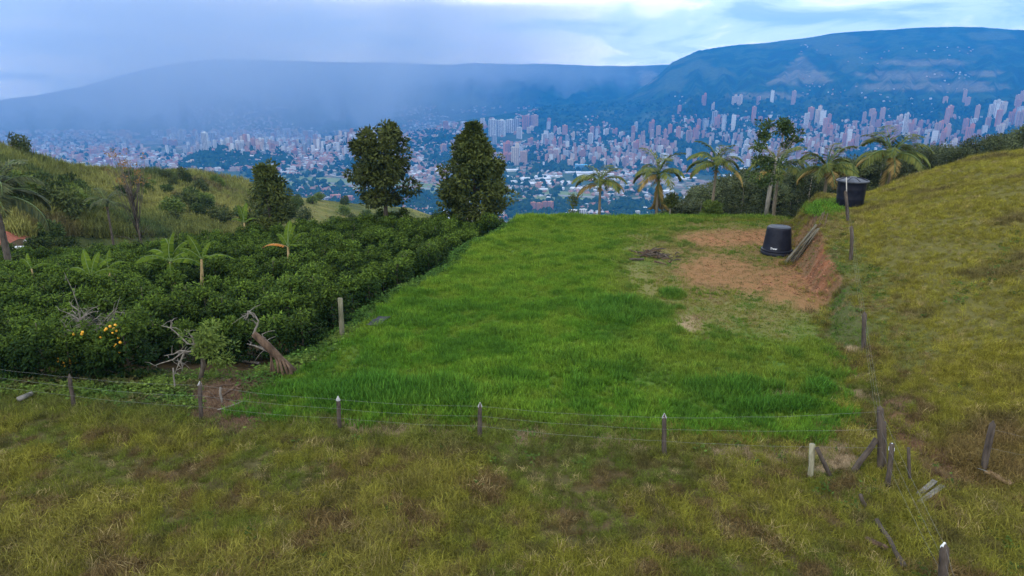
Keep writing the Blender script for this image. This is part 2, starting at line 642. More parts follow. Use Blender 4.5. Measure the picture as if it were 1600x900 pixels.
m_ = Mat('forested_mountain', 0.95, 0.05)
f2 = m_.noise(0.025, 7, 0.75)
m_.base(m_.mix(1.0, m_.attr('gcol'), m_.math('ADD', m_.math('MULTIPLY', f2, 1.9), 0.05), 'MULTIPLY'))
m_.bump(f2, 1.0, 22)
M['mountain'] = m_.m
M['airfield'] = plain('mown_airfield', (0.13, 0.17, 0.06), 0.95, vary=0.25, scale=0.01)
M['runway'] = plain('runway_asphalt', (0.20, 0.20, 0.20), 0.9, scale=0.02)

# ------------------------------------------------------------------ mesh helpers
class MB:
    """collects shapes that become ONE mesh"""

    def __init__(self):
        self.v, self.f, self.mi, self.t = [], [], [], []

    def add(self, v, f, mi=0, tint=0.5):
        o = len(self.v)
        self.v += [tuple(p) for p in v]
        for k, q in enumerate(f):
            self.f.append(tuple(i + o for i in q))
            self.mi.append(mi)
            self.t.append(tint if isinstance(tint, float) else float(tint[k]))
        return self

    def tube(self, pts, rad, n=6, mi=0, cap=True):
        pts = [Vector(p) for p in pts]
        if not isinstance(rad, (list, tuple)):
            rad = [rad] * len(pts)
        v, f = [], []
        ref = None
        for i, p in enumerate(pts):
            d = (pts[min(i + 1, len(pts) - 1)] - pts[max(i - 1, 0)]).normalized()
            if ref is None:
                ref = d.orthogonal().normalized()
            a = (ref - d * ref.dot(d))
            a = a.normalized() if a.length > 1e-6 else d.orthogonal().normalized()
            ref = a
            b = d.cross(a)
            for k in range(n):
                an = 2 * math.pi * k / n
                v.append(p + (a * math.cos(an) + b * math.sin(an)) * rad[i])
        for i in range(len(pts) - 1):
            for k in range(n):
                k2 = (k + 1) % n
                f.append((i * n + k, i * n + k2, (i + 1) * n + k2, (i + 1) * n + k))
        if cap:
            f.append(tuple(range(n - 1, -1, -1)))
            f.append(tuple((len(pts) - 1) * n + k for k in range(n)))
        return self.add(v, f, mi)

    def lathe(self, prof, n=32, mi=0, base=(0, 0, 0)):
        v, f = [], []
        for (r, z) in prof:
            for k in range(n):
                a = 2 * math.pi * k / n
                v.append((base[0] + r * math.cos(a), base[1] + r * math.sin(a), base[2] + z))
        for i in range(len(prof) - 1):
            for k in range(n):
                k2 = (k + 1) % n
                f.append((i * n + k, i * n + k2, (i + 1) * n + k2, (i + 1) * n + k))
        f.append(tuple(range(n - 1, -1, -1)))
        f.append(tuple((len(prof) - 1) * n + k for k in range(n)))
        return self.add(v, f, mi)

    def box(self, c, s, mi=0, rz=0.0):
        hx, hy, hz = s[0] / 2, s[1] / 2, s[2] / 2
        co, si = math.cos(rz), math.sin(rz)
        v = []
        for dz in (-hz, hz):
            for dx, dy in ((-hx, -hy), (hx, -hy), (hx, hy), (-hx, hy)):
                v.append((c[0] + dx * co - dy * si, c[1] + dx * si + dy * co, c[2] + dz))
        f = [(3, 2, 1, 0), (4, 5, 6, 7), (0, 1, 5, 4), (1, 2, 6, 5), (2, 3, 7, 6), (3, 0, 4, 7)]
        return self.add(v, f, mi)

    def quads(self, V, tint=None, mi=0):
        """V: (N,4,3) array of loose quads"""
        N = V.shape[0]
        o = len(self.v)
        self.v += [tuple(p) for p in V.reshape(-1, 3)]
        for i in range(N):
            self.f.append((o + 4 * i, o + 4 * i + 1, o + 4 * i + 2, o + 4 * i + 3))
            self.mi.append(mi)
            self.t.append(0.5 if tint is None else float(tint[i]))
        return self

    def mesh(self, name, mats, smooth=False):
        me = bpy.data.meshes.new(name)
        me.from_pydata(self.v, [], self.f)
        for m in (mats if isinstance(mats, (list, tuple)) else [mats]):
            me.materials.append(m)
        if any(self.mi):
            me.polygons.foreach_set('material_index', self.mi)
        a = me.attributes.new('tint', 'FLOAT', 'FACE')
        a.data.foreach_set('value', self.t)
        if smooth:
            me.polygons.foreach_set('use_smooth', [True] * len(self.f))
        me.update()
        return me


def link(name, me, parent=None, loc=None):
    o = bpy.data.objects.new(name, me)
    COL.objects.link(o)
    if parent is not None:
        o.parent = parent
    if loc is not None:
        o.location = loc
    return o


def thing(name, label, cat, loc=(0, 0, 0), rz=0.0, group=None, scale=1.0):
    o = bpy.data.objects.new(name, None)
    COL.objects.link(o)
    o.location = loc
    o.rotation_euler = (0, 0, rz)
    o.scale = (scale,) * 3 if isinstance(scale, (int, float)) else scale
    o.empty_display_size = 0.2
    return tag(o, label, cat, group)


def tag(o, label, cat, group=None):
    o['label'] = label
    o['category'] = cat
    if group:
        o['group'] = group
    return o


def kind(o, k, label=None):
    o['kind'] = k
    if label:
        o['label'] = label
    return o


def dup(root, loc, rz=0.0, scale=1.0, label=None):
    r = root.copy()
    COL.objects.link(r)
    r.location = loc
    r.rotation_euler = (0, 0, rz)
    r.scale = (scale,) * 3 if isinstance(scale, (int, float)) else scale
    if label:
        r['label'] = label
    for ch in list(root.children):
        c = ch.copy()
        COL.objects.link(c)
        c.parent = r
        for g in list(ch.children):
            d = g.copy()
            COL.objects.link(d)
            d.parent = c
    return r


def unit(a):
    return a / np.maximum(np.linalg.norm(a, axis=-1, keepdims=True), 1e-9)


def leafq(c, d, nrm, L, Wd, fold=0.18):
    d = unit(d)
    s = unit(np.cross(d, nrm))
    n2 = np.cross(s, d)
    L = np.asarray(L)[:, None]
    Wd = np.asarray(Wd)[:, None]
    m = c + d * L * 0.45
    return np.stack([c, m + s * Wd * 0.5 - n2 * Wd * fold, c + d * L, m - s * Wd * 0.5 - n2 * Wd * fold], 1)


def rdir(n, rng):
    return unit(rng.normal(size=(n, 3)))


def clump_leaves(centres, radii, per, L, Wd, rng, droop=0.2, core=None, squash=0.8, up=0.5):
    """leaves set on the shells of many small clumps"""
    V, T = [], []
    for c, r in zip(centres, radii):
        n = max(6, int(per * rng.uniform(0.7, 1.3)))
        d = rdir(n, rng)
        rad = r * rng.uniform(0.35, 1.0, n) ** 0.6
        p = np.asarray(c) + d * rad[:, None] * np.array([1, 1, squash])
        out = d + rng.normal(scale=0.5, size=(n, 3)) + np.array([0, 0, -droop])
        nrm = d * 0.5 + np.array([0, 0, up]) + rng.normal(scale=0.35, size=(n, 3))
        V.append(leafq(p, out, nrm, L * rng.uniform(0.7, 1.25, n), Wd * rng.uniform(0.7, 1.25, n)))
        tone = rng.uniform(0.0, 0.55)
        T.append(np.clip(tone + 0.45 * rng.random(n) ** 2, 0, 1))
    return np.concatenate(V), np.concatenate(T)


# ------------------------------------------------------------------ ground sheets
def grid_mesh(name, X, Y, Z, mat, col=None, smooth=True):
    ny, nx = X.shape
    me = bpy.data.meshes.new(name)
    V = np.stack([X, Y, Z], -1).reshape(-1, 3)
    i = np.arange(ny * nx).reshape(ny, nx)
    Q = np.stack([i[:-1, :-1], i[:-1, 1:], i[1:, 1:], i[1:, :-1]], -1).reshape(-1, 4)
    me.vertices.add(len(V))
    me.vertices.foreach_set('co', V.astype(np.float32).ravel())
    me.loops.add(Q.size)
    me.loops.foreach_set('vertex_index', Q.astype(np.int32).ravel())
    me.polygons.add(len(Q))
    me.polygons.foreach_set('loop_start', (np.arange(len(Q)) * 4).astype(np.int32))
    me.materials.append(mat)
    me.update(calc_edges=True)
    me.polygons.foreach_set('use_smooth', np.full(len(Q), smooth))
    if col is not None:
        a = me.attributes.new('gcol', 'FLOAT_COLOR', 'POINT')
        c4 = np.concatenate([col.reshape(-1, 3), np.ones((len(V), 1))], 1)
        a.data.foreach_set('color', c4.astype(np.float32).ravel())
    me.validate()
    return me


def blob(u, v, cu, cv, ru, rv, soft=0.5, nz=None):
    q = ((u - cu) / ru) ** 2 + ((v - cv) / rv) ** 2
    if nz is not None:
        q = q + nz
    return ss(1 + soft, 1 - soft, q)


DIRT = [(1140, 373, 78, 12), (1200, 366, 60, 7), (1125, 424, 58, 22), (1240, 440, 52, 34), (1180, 440, 44, 16), (1265, 470, 32, 16)]
STRAW = [(830, 684, 26, 12), (955, 692, 32, 10), (1000, 703, 20, 8), (1140, 707, 30, 9), (1225, 712, 40, 10), (1305, 715, 45, 28), (610, 672, 40, 9),
         (690, 678, 24, 8), (745, 672, 14, 5), (545, 664, 22, 7), (480, 660, 26, 7), (1215, 620, 28, 7), (1330, 545, 12, 6), (1345, 620, 12, 18), (1075, 508, 24, 12)]


def zones(x, y, z):
    """how much of each kind of ground lies at a point"""
    u, v = proj(x, y, z)
    n1 = fbm(x * 0.9, y * 0.9, 4, 3) - 0.5
    n2 = fbm(x * 0.3, y * 0.3, 3, 6) - 0.5
    n3 = fbm(x * 2.2, y * 2.2, 3, 1) - 0.5
    le, bf, bt = lawn_edge(y), bank_foot(y), bank_top(y)
    front = np.interp(x, [-9, -4, 0, 5, 10], [19.6, 19.0, 18.9, 18.2, 17.7])
    lawn = ss(-0.25, 0.45, x - le + n3 * 0.6) * ss(-0.75, 0.85, y - front + n1 * 1.7 + n3 * 0.7) * ss(0.3, -0.9, x - bf + n3) * ss(54, 52, y)
    lawn = lawn * ss(9.6, 8.8, x - (y - 17.5) * 0.9 + n1 * 1.2)
    field = ss(0.3, -0.5, x - le) * ss(21.5, 22.6, y + n1) * ss(70, 66, y)
    weeds = ss(0.5, -0.3, x - le) * ss(-2.6, -1.8, x - le + n1) * ss(23, 25, y)
    verge = ss(-7.0, -9, x + n1 * 2) * ss(18.9 , 19.8, y + (x + 8) * 0.19 + n1 * 0.8) * ss(24, 22.5, y)
    debris = blob(u, v, 365, 628, 66, 40, 0.5, n3 * 2)
    bank = ss(-0.15, 0.25, x - bf + n3 * 0.5) * ss(0.15, -0.25, x - bt + n3 * 0.8) * ss(22.5, 26, y) * ss(50, 46, y)
    green_bank = np.clip(bank * ss(31.5, 29, y + n1 * 2), 0, 1)
    red = np.clip(bank * ss(30.2, 32.6, y + n1 * 2) * (1 - 0.75 * ss(42, 44.5, y)), 0, 1)
    shelf = ss(-0.2, 0.3, x - bt) * ss(2.2, 1.2, x - bt + n1) * ss(18.5, 22, y)
    hill = ss(0.6, 1.6, x - bt + n1 * 1.5) * ss(15.8, 17.4, y + 0.12 * (x - 12) + n1)
    dirt = 0 * x
    for d in DIRT:
        dirt = np.maximum(dirt, blob(u, v, *d, 0.95, n1 * 1.6 + n3 * 1.1))
    dirt = dirt * ss(0.5, 0.0, x - bf) * (y < 53)
    worn = blob(u, v, 1185, 425, 215, 95, 0.6, n1 * 1.2) * ss(0.6, 0.0, x - bf) * ss(54, 51, y)
    straw = 0 * x
    for d in STRAW:
        straw = np.maximum(straw, blob(u, v, *d, 0.8, n3 * 2.5))
    trail = blob(u, v, 1435, 695, 18, 60, 0.6, n3 * 2) 
    a_, b_, c_ = (1398, 648), (1480, 745), 16
    tx = np.clip(((u - 1398) * 82 + (v - 648) * 97) / (82 ** 2 + 97 ** 2), 0, 1)
    dl = np.hypot(u - 1398 - 82 * tx, v - 648 - 97 * tx)
    trail = ss(34, 12, dl + n3 * 22)
    return dict(u=u, v=v, n1=n1, n2=n2, n3=n3, lawn=lawn, field=field, weeds=weeds, verge=verge, debris=debris, bank=green_bank,
                red=red, shelf=shelf, hill=hill, dirt=dirt, worn=worn, straw=straw, trail=trail)


def c3(c):
    return np.array(c, float)


def mixc(col, target, w):
    return col + (c3(target) - col) * w[..., None]


def ground_colour(Z, x, y):
    n1, n2 = Z['n1'], Z['n2']
    col = np.broadcast_to(c3((0.085, 0.074, 0.028)), x.shape + (3,)).copy()  # brown pasture soil, darkened to read as shade between the tufts
    col = mixc(col, (0.10, 0.070, 0.036), ss(0.02, 0.16, n1))
    col = mixc(col, (0.060, 0.045, 0.024), Z['field'])
    col = mixc(col, (0.045, 0.075, 0.020), Z['verge'] * 0.8)
    col = mixc(col, (0.050, 0.080, 0.022), Z['weeds'])
    col = mixc(col, (0.115, 0.105, 0.032), Z['hill'])
    col = mixc(col, (0.10, 0.11, 0.03), Z['shelf'] * 0.8)
    col = mixc(col, (0.075, 0.13, 0.020), Z['lawn'])
    col = mixc(col, (0.165, 0.140, 0.052), Z['worn'] * Z['lawn'] * 0.85)
    brown_ = blob(Z['u'], Z['v'], 1170, 405, 125, 52, 0.8, n1 * 1.4) * Z['lawn']
    col = mixc(col, (0.168, 0.108, 0.044), brown_ * 0.85)
    col = mixc(col, (0.235, 0.122, 0.054), Z['dirt'] * 0.9)
    col = mixc(col, (0.27, 0.125, 0.058), Z['dirt'] * ss(0.0, 0.16, n1 + 0.5 * n2) * 0.9)
    col = mixc(col, (0.225, 0.090, 0.044), Z['red'])
    st_ = fbm(x * 1.2, y * 4.5, 3, 2) - 0.5
    col = mixc(col, (0.14, 0.075, 0.04), Z['red'] * ss(0.02, 0.18, st_) * 0.9)
    col = mixc(col, (0.28, 0.15, 0.09), Z['red'] * ss(-0.05, -0.2, st_) * 0.7)
    col = mixc(col, (0.14, 0.095, 0.045), Z['red'] * np.clip(ss(0.0, 0.15, n1) * 0.8 + ss(36.5, 40, y) * 0.9, 0, 1))
    col = mixc(col, (0.08, 0.09, 0.03), Z['bank'])
    col = mixc(col, (0.30, 0.215, 0.13), Z['straw'] * 0.85)
    col = mixc(col, (0.13, 0.080, 0.050), Z['debris'])
    col = mixc(col, (0.20, 0.110, 0.065), Z['trail'])
    return col


gx = np.concatenate([np.arange(-62, 9, 0.3), np.arange(9, 21, 0.12), np.arange(21, 62.01, 0.3)])
gy = np.concatenate([np.arange(-12, 24, 0.3), np.arange(24, 47, 0.14), np.arange(47, 74.01, 0.3)])
GX, GY = np.meshgrid(gx, gy)
GZ = H(GX, GY)
ZG = zones(GX, GY, GZ)
kind(link('ground', grid_mesh('ground', GX, GY, GZ, M['ground'], ground_colour(ZG, GX, GY))), 'structure')

# polar sheet that carries on from the hilltop down to the valley
az = np.linspace(R(-68), R(68), 420)
rr = np.concatenate([np.arange(60, 300, 2.5), np.geomspace(300, 10600, 220)])
AZ, RRR = np.meshgrid(az, rr)
PX, PY = RRR * np.sin(AZ), RRR * np.cos(AZ)
PZ = H(PX, PY)
PZ = np.where((np.abs(PX) < 61) & (PY < 73), PZ - 1.2, PZ)
me = grid_mesh('valley', PX, PY, PZ, M['hillside'])
me.materials.append(M['city_ground'])
fr = (rr[:-1] + rr[1:]) / 2
fz = (PZ[:-1, :-1] + PZ[1:, 1:]) / 2
me.polygons.foreach_set('material_index', ((fz < FLOOR + 130) & (fr[:, None] > 700)).astype(np.int32).ravel())
kind(link('valley', me), 'structure')


def mountain(name, Zf, u0, u1, r0, r1, nu, nr):
    a = np.linspace(az_of(np.float64(u0)), az_of(np.float64(u1)), nu)
    r = np.linspace(r0, r1, nr)
    A, Q = np.meshgrid(a, r)
    X, Y = Q * np.sin(A), Q * np.cos(A)
    Zz = np.maximum(Zf(X, Y), FLOOR - 30)
    n1, n2, n3 = fbm(X * 0.0022, Y * 0.0022, 4, 1), fbm(X * 0.008, Y * 0.008, 4, 4), fbm(X * 0.0008, Y * 0.0008, 3, 7)
    c = np.broadcast_to(c3((0.012, 0.045, 0.022)), X.shape + (3,)).copy()
    c = mixc(c, (0.034, 0.070, 0.030), ss(0.5, 0.62, n2))
    c = mixc(c, (0.016, 0.032, 0.014), ss(0.48, 0.36, n2))
    c = mixc(c, (0.07, 0.095, 0.045), ss(0.58, 0.70, n1) * 0.8)
    U_, V_ = proj(X, Y, Zz)
    wob = 0.9 * (fbm(X * 0.01, Y * 0.01, 3, 2) - 0.5)
    scar = ss(0.15, -0.1, np.abs(U_ - 1252 - 12 * wob) / 52 - (V_ - 86) / 46 + wob * 0.5) * ss(136, 126, V_ + 14 * wob)
    c = mixc(c, (0.17, 0.15, 0.085), np.clip(scar, 0, 1) * (0.45 + 0.55 * ss(0.42, 0.6, n2)))
    for (cu_, cv_, ru_, rv_) in [(1420, 118, 70, 9), (1500, 135, 60, 8), (1450, 98, 60, 5), (1395, 135, 40, 6), (1540, 115, 26, 5), (1200, 150, 50, 6), (1010, 120, 14, 12)]:
        c = mixc(c, (0.19, 0.165, 0.10), blob(U_, V_, cu_, cv_, ru_, rv_, 0.8, wob * 3) * 0.75)
    return kind(link(name, grid_mesh(name, X, Y, Zz, M['mountain'], c)), 'structure')


mountain('near_mountain', Zright, 560, 2300, 3150, 9300, 520, 190)
mountain('far_mountain', Zleft, -600, 2300, 6200, 10400, 520, 130)

# mown airfield and its runway on the valley floor
def flat_patch(name, corners, mat, dz):
    x, y = floor_pt(np.array([c[0] for c in corners], float), np.array([c[1] for c in corners], float))
    n = 12
    V, Fq = [], []
    P = [Vector((x[i], y[i], 0)) for i in range(4)]
    for j in range(n + 1):
        for i in range(n + 1):
            a = P[0].lerp(P[1], i / n)
            b = P[3].lerp(P[2], i / n)
            p = a.lerp(b, j / n)
            V.append((p.x, p.y, FLOOR + float(Zbump(p.x, p.y)) + dz))
    for j in range(n):
        for i in range(n):
            k = j * (n + 1) + i
            Fq.append((k, k + 1, k + n + 2, k + n + 1))
    return kind(link(name, MB().add(V, Fq).mesh(name, mat)), 'structure')


flat_patch('airfield', [(430, 291), (930, 318), (930, 303), (430, 274)], M['airfield'], 3.0)
flat_patch('runway', [(430, 284), (930, 311), (930, 309), (430, 282)], M['runway'], 4.0)

# ------------------------------------------------------------------ the city in the valley
PLAN = {}


def tower_mesh(name, plan, strips, walls, trim, roof_mat, steps=False):
    """unit tower: 1 wide, 1 deep, 1 high, with bays, balconies and a roof house"""
    b = MB()
    if plan == 'slab':
        b.box((0, 0, 0.48), (0.96, 0.55, 0.96))
        for k in range(strips):
            xk = -0.48 + 0.96 * (k + 0.5) / strips
            b.box((xk, -0.29, 0.47), (0.96 / strips * 0.45, 0.06, 0.94), 1)
            b.box((xk, 0.29, 0.47), (0.96 / strips * 0.45, 0.06, 0.94), 1)
        b.box((0.1, 0, 0.985), (0.3, 0.3, 0.05), 2)
    elif plan == 'cross':
        b.box((0, 0, 0.48), (0.98, 0.5, 0.95))
        b.box((0, 0, 0.485), (0.5, 0.98, 0.955))
        for sx, sy in ((-0.31, -0.3), (0.31, -0.3), (-0.31, 0.3), (0.31, 0.3)):
            b.box((sx, sy, 0.45), (0.12, 0.14, 0.9), 1)
        for k in (-0.13, 0.13):
            b.box((k, -0.5, 0.47), (0.12, 0.05, 0.9), 1)
            b.box((k, 0.5, 0.47), (0.12, 0.05, 0.9), 1)
        b.box((0, 0, 0.985), (0.28, 0.34, 0.06), 2)
    elif plan == 'twin':
        for s, h in ((-1, 0.94), (1, 1.0)):
            b.box((s * 0.27, 0, h / 2), (0.42, 0.8, h))
            for k in (-0.1, 0.1):
                b.box((s * 0.27 + k, -0.41, h / 2 - 0.01), (0.09, 0.05, h - 0.03), 1)
            b.box((s * 0.27, 0.1, h + 0.015), (0.2, 0.3, 0.05), 2)
        b.box((0, 0.1, 0.45), (0.2, 0.5, 0.9), 1)
    elif plan == 'step':
        b.box((-0.22, 0, 0.41), (0.52, 0.9, 0.82))
        b.box((0.24, 0.02, 0.49), (0.48, 0.84, 0.98))
        for k in range(4):
            b.box((-0.4 + k * 0.25, -0.46, 0.40), (0.10, 0.05, 0.78), 1)
        b.box((0.24, 0, 1.0), (0.25, 0.3, 0.05), 2)
    else:                                     # block with floors set back behind balcony slabs
        b.box((0, 0, 0.47), (0.92, 0.7, 0.94))
        for k in range(strips):
            zk = (k + 1) / (strips + 0.6)
            b.box((0, -0.36, zk), (0.9, 0.05, 0.25 / strips), 1)
            b.box((0, 0.36, zk), (0.9, 0.05, 0.25 / strips), 1)
        b.box((-0.2, 0, 0.97), (0.3, 0.3, 0.07), 2)
    me = b.mesh(name, [M[walls], M[trim], M[roof_mat]])
    PLAN[me.name] = plan
    return me


def facade(name, c, dark=0.45):
    """wall colour with rows of windows too far away to tell apart"""
    m = Mat(name, 0.8, 0.3)
    vor = m.noise(9.0, 3, 0.6)
    m.base(m.ramp(vor, [(0.35, tuple(v * 0.8 for v in c)), (0.65, tuple(min(1, v * 1.15) for v in c))]))
    return m.m


M['brick'] = facade('brick_wall', (0.45, 0.18, 0.105))
M['brick_pale'] = facade('pale_brick_wall', (0.46, 0.27, 0.18))
M['cream'] = facade('cream_wall', (0.54, 0.45, 0.35))
M['white_wall'] = facade('white_wall', (0.60, 0.60, 0.57))
M['grey_wall'] = facade('grey_wall', (0.33, 0.34, 0.36))
M['bay'] = facade('window_bay', (0.17, 0.16, 0.17))
M['bay_mid'] = facade('balcony_bay', (0.30, 0.24, 0.22))
M['bay_pale'] = facade('pale_bay', (0.50, 0.50, 0.50))
M['blue_wall'] = facade('blue_cladding', (0.10, 0.38, 0.60))

LOOK = {
    'brick': [tower_mesh('brick_tower', 'slab', 4, 'brick', 'bay', 'brick_pale'), tower_mesh('brick_tower', 'cross', 0, 'brick', 'bay_mid', 'cream'),
              tower_mesh('brick_tower', 'step', 0, 'brick', 'bay', 'brick')],
    'pale': [tower_mesh('pale_tower', 'slab', 5, 'brick_pale', 'bay_mid', 'cream'), tower_mesh('pale_tower', 'twin', 0, 'brick_pale', 'bay', 'brick_pale'),
             tower_mesh('pale_tower', 'step', 0, 'cream', 'bay_mid', 'brick_pale')],
    'white': [tower_mesh('white_tower', 'slab', 4, 'white_wall', 'bay', 'white_wall'), tower_mesh('white_tower', 'twin', 0, 'white_wall', 'bay_mid', 'grey_wall'),
              tower_mesh('white_tower', 'block', 9, 'white_wall', 'bay_pale', 'grey_wall')],
    'grey': [tower_mesh('grey_tower', 'slab', 3, 'grey_wall', 'bay', 'white_wall'), tower_mesh('grey_tower', 'cross', 0, 'grey_wall', 'bay_pale', 'grey_wall')],
}
WORDS = {'brick': 'brick red', 'pale': 'pale brick', 'white': 'white', 'grey': 'grey'}
taken = []


MARKS = [(120, 'above the crest of the left hill'), (200, 'left of the dry orange tree'), (260, 'behind the dry orange tree'),
         (340, 'around the tallest white tower'), (440, 'above the wooded hillock'), (550, 'left of the middle tall tree'),
         (680, 'between the two tallest trees'), (800, 'behind the cone shaped tree'), (900, 'right of the cone shaped tree'),
         (980, 'above the smallest palm'), (1070, 'above the second palm'), (1150, 'above the third palm'),
         (1220, 'behind the slender tree'), (1310, 'beside the slender tree'), (1380, 'above the lidded water tank'),
         (1450, 'above the palm beside the hill'), (1530, 'above the hill crest'), (1800, 'far right above the eucalyptus')]


def spot_words(u, v, h, w, far):
    mark = next(t for a, t in MARKS if u < a)
    row = ('far back' if v < 222 else 'nearer') if far else ('high up' if v < 196 else 'midway down' if v < 222 else 'lower down' if v < 245 else 'at the bottom')
    shape = 'tall slim' if h / w > 2.3 else 'tall' if h > 14 else 'squat' if h / w < 1.25 else 'mid height'
    return shape, row, mark


def put_tower(u, v, wpx, hpx, look, where, label=None, group=None, name='apartment_tower', cat='tower', depth=None, rz=None, variant=None, p=None):
    p = march_far(np.array([u], float), np.array([v], float))[0] if p is None else p
    if np.isnan(p[0]):
        return None
    r = math.hypot(p[0], p[1])
    me_ = LOOK[look][random.randrange(len(LOOK[look])) if variant is None else variant]
    o = link(name, me_)
    w = wpx * r / F
    d = w * random.uniform(0.7, 1.1) if depth is None else depth
    h = hpx * r / F
    o.location = (p[0], p[1], p[2] - 2)
    o.scale = (w, d, h + 2)
    o.rotation_euler.z = (-math.atan2(p[0], p[1]) + random.uniform(-0.5, 0.5)) if rz is None else rz
    sh, row, mark = spot_words(u, v, hpx, wpx, 'haze' in where or 'hazy' in where)
    sort = {'slab': 'flat fronted', 'cross': 'cross shaped', 'step': 'stepped', 'twin': 'twin topped', 'block': 'balconied'}[PLAN[me_.name]]
    tag(o, label or f'{sh} {sort} {WORDS[look]} tower {row} {mark}', cat, group or f'{WORDS[look]} towers {where}')
    return o


def pick_look(w):
    return random.choices(['brick', 'pale', 'white', 'grey'], w)[0]


# singled-out towers first
SPECIAL = [
    (770, 213, 12, 26, 'white', 'white slab tower on the wooded spur, leftmost of the row of tall white slabs', 0),
    (783, 213, 13, 25, 'white', 'white slab tower on the wooded spur, second of the row of tall white slabs', 0),
    (797, 207, 12, 20, 'white', 'white slab tower on the wooded spur, third of the row of tall white slabs', 0),
    (807, 206, 9, 20, 'grey', 'grey white tower ending the row of tall slabs on the wooded spur', 0),
    (754, 194, 7, 9, 'white', 'short white tower on the crest behind the row of white slabs', 1),
    (768, 193, 7, 9, 'pale', 'short pale tower on the crest behind the row of white slabs', 1),
    (822, 202, 12, 21, 'brick', 'left half of the rust brick tower pair standing right of the white slabs', 0),
    (835, 200, 11, 20, 'pale', 'right half of the rust brick tower pair standing right of the white slabs', 0),
    (850, 227, 7, 18, 'white', 'slim white tower, left one of the twin towers below the spur', 0),
    (861, 226, 7, 18, 'white', 'slim white tower, right one of the twin towers below the spur', 0),
    (323, 240, 8, 30, 'white', 'tallest white tower of the hazy downtown left of the wooded hillock', 0),
    (333, 226, 7, 17, 'grey', 'dark grey tower right beside the tallest white downtown tower', 0),
    (869, 248, 9, 17, 'white', 'pale blue white office tower left of the low brick rows', 2),
    (884, 248, 8, 13, 'grey', 'grey office tower right of the pale blue white tower', 1),
    (805, 258, 12, 34, 'pale', 'tall sand coloured tower standing left on the edge of the valley floor', 2),
    (818, 258, 11, 22, 'pale', 'broad sand coloured tower beside the tallest sand one', 0),
    (1550, 185, 9, 18, 'white', 'white tower with a high notch on the slope at the right', 1),
    (1560, 180, 9, 17, 'white', 'white tower behind the notched white one on the slope', 0),
    (895, 343, 14, 16, 'white', 'large white apartment slab near the foot of the hill beside the small bush', 0),
    (911, 341, 12, 15, 'white', 'second large white slab right behind the small bush', 0),
    (1063, 343, 10, 12, 'white', 'white block right of the long brick housing row', 0),
    (996, 341, 7, 12, 'white', 'small white tower at the right end of the long brick housing row', 0),
]
for (u_, v_, w_, h_, lk, lb, va) in SPECIAL:
    put_tower(u_, v_, w_, h_, lk, '', lb, 'singled out towers of the valley', variant=va)

ZONES = [  # count, u range, v range (base), height px, width px, weights, place words
    (66, (850, 1130), (190, 262), (9, 20), (4.5, 8), (5, 3, 2.5, 1.5), 'on the lower slope left of the slender tree', 1.0),
    (92, (1100, 1600), (178, 262), (11, 26), (4.5, 8), (6, 3, 2, 1), 'on the mountain slope behind the palms', 1.0),
    (14, (1060, 1600), (160, 182), (9, 18), (4.5, 7), (6, 3, 2, 1), 'highest up on the mountain slope', 1.0),
    (18, (680, 830), (205, 262), (8, 18), (6, 10), (4, 4, 2, 1), 'between the two tall trees and the spur', 1.0),
    (60, (190, 500), (212, 246), (5, 12), (4, 8), (2, 3, 3, 3), 'in the hazy downtown', 1.0),
    (18, (60, 300), (240, 266), (4, 9), (4, 8), (3, 3, 3, 1), 'low in the haze on the left', 1.0),
]
for (n_, ur, vr, hp, wp, wt, place, _) in ZONES:
    picks = []
    tries = 0
    CU, CV = RNG.uniform(*ur, 2500), RNG.uniform(*vr, 2500)
    CLU = fbm(CU * 0.018, CV * 0.05, 2, 4)
    for u_, v_, cl in zip(CU, CV, CLU):
        if len(picks) >= n_:
            break
        if cl < 0.44 + 0.1 * random.random():
            continue
        if any(abs(u_ - a) < 6.5 and abs(v_ - b) < 5 for a, b in taken):
            continue
        taken.append((u_, v_))
        picks.append((u_, v_, cl))
    PP = march_far(np.array([q[0] for q in picks]), np.array([q[1] for q in picks]))
    for (u_, v_, cl), p_ in zip(picks, PP):
        put_tower(u_, v_, random.uniform(*wp), random.uniform(*hp) * (0.75 + 0.5 * cl), pick_look(wt), place, p=p_)

# blocks of flats near the foot of the hill, each with floors one can see
for i, (u_, v_, w_, h_) in enumerate([(833, 331, 8, 16), (842, 331, 8, 15), (851, 330, 8, 16), (860, 330, 9, 16),
                                      (525, 317, 16, 13), (545, 318, 14, 12), (512, 317, 10, 9), (500, 317, 9, 8)]):
    lk = 'brick' if i not in (6, 7) else 'grey'
    put_tower(u_, v_, w_, h_, lk, '', ['brick block of flats at the foot of the hill, %s of its row of four' % k for k in
              ('leftmost', 'second', 'third', 'rightmost')][i] if i < 4 else
              ['broad brick block of flats beyond the grassy hill, left one', 'broad brick block of flats beyond the grassy hill, right one',
               'blue grey block beside the broad brick flats', 'smallest blue grey block left of the broad brick flats'][i - 4],
              'blocks of flats near the foot of the hill', 'block_of_flats', 'building', variant=0)

# long low roofs: factories and warehouses
def shed_mesh(wm, rm):
    b = MB()
    b.box((0, 0, 0.35), (1, 1, 0.7))
    v = [(-.52, -.52, .7), (.52, -.52, .7), (.52, .52, .7), (-.52, .52, .7), (-.52, 0, 1.0), (.52, 0, 1.0)]
    b.add(v, [(0, 1, 5, 4), (2, 3, 4, 5), (0, 4, 3), (1, 2, 5), (3, 2, 1, 0)], 1)
    return b.mesh('warehouse', [M[wm], M[rm]])


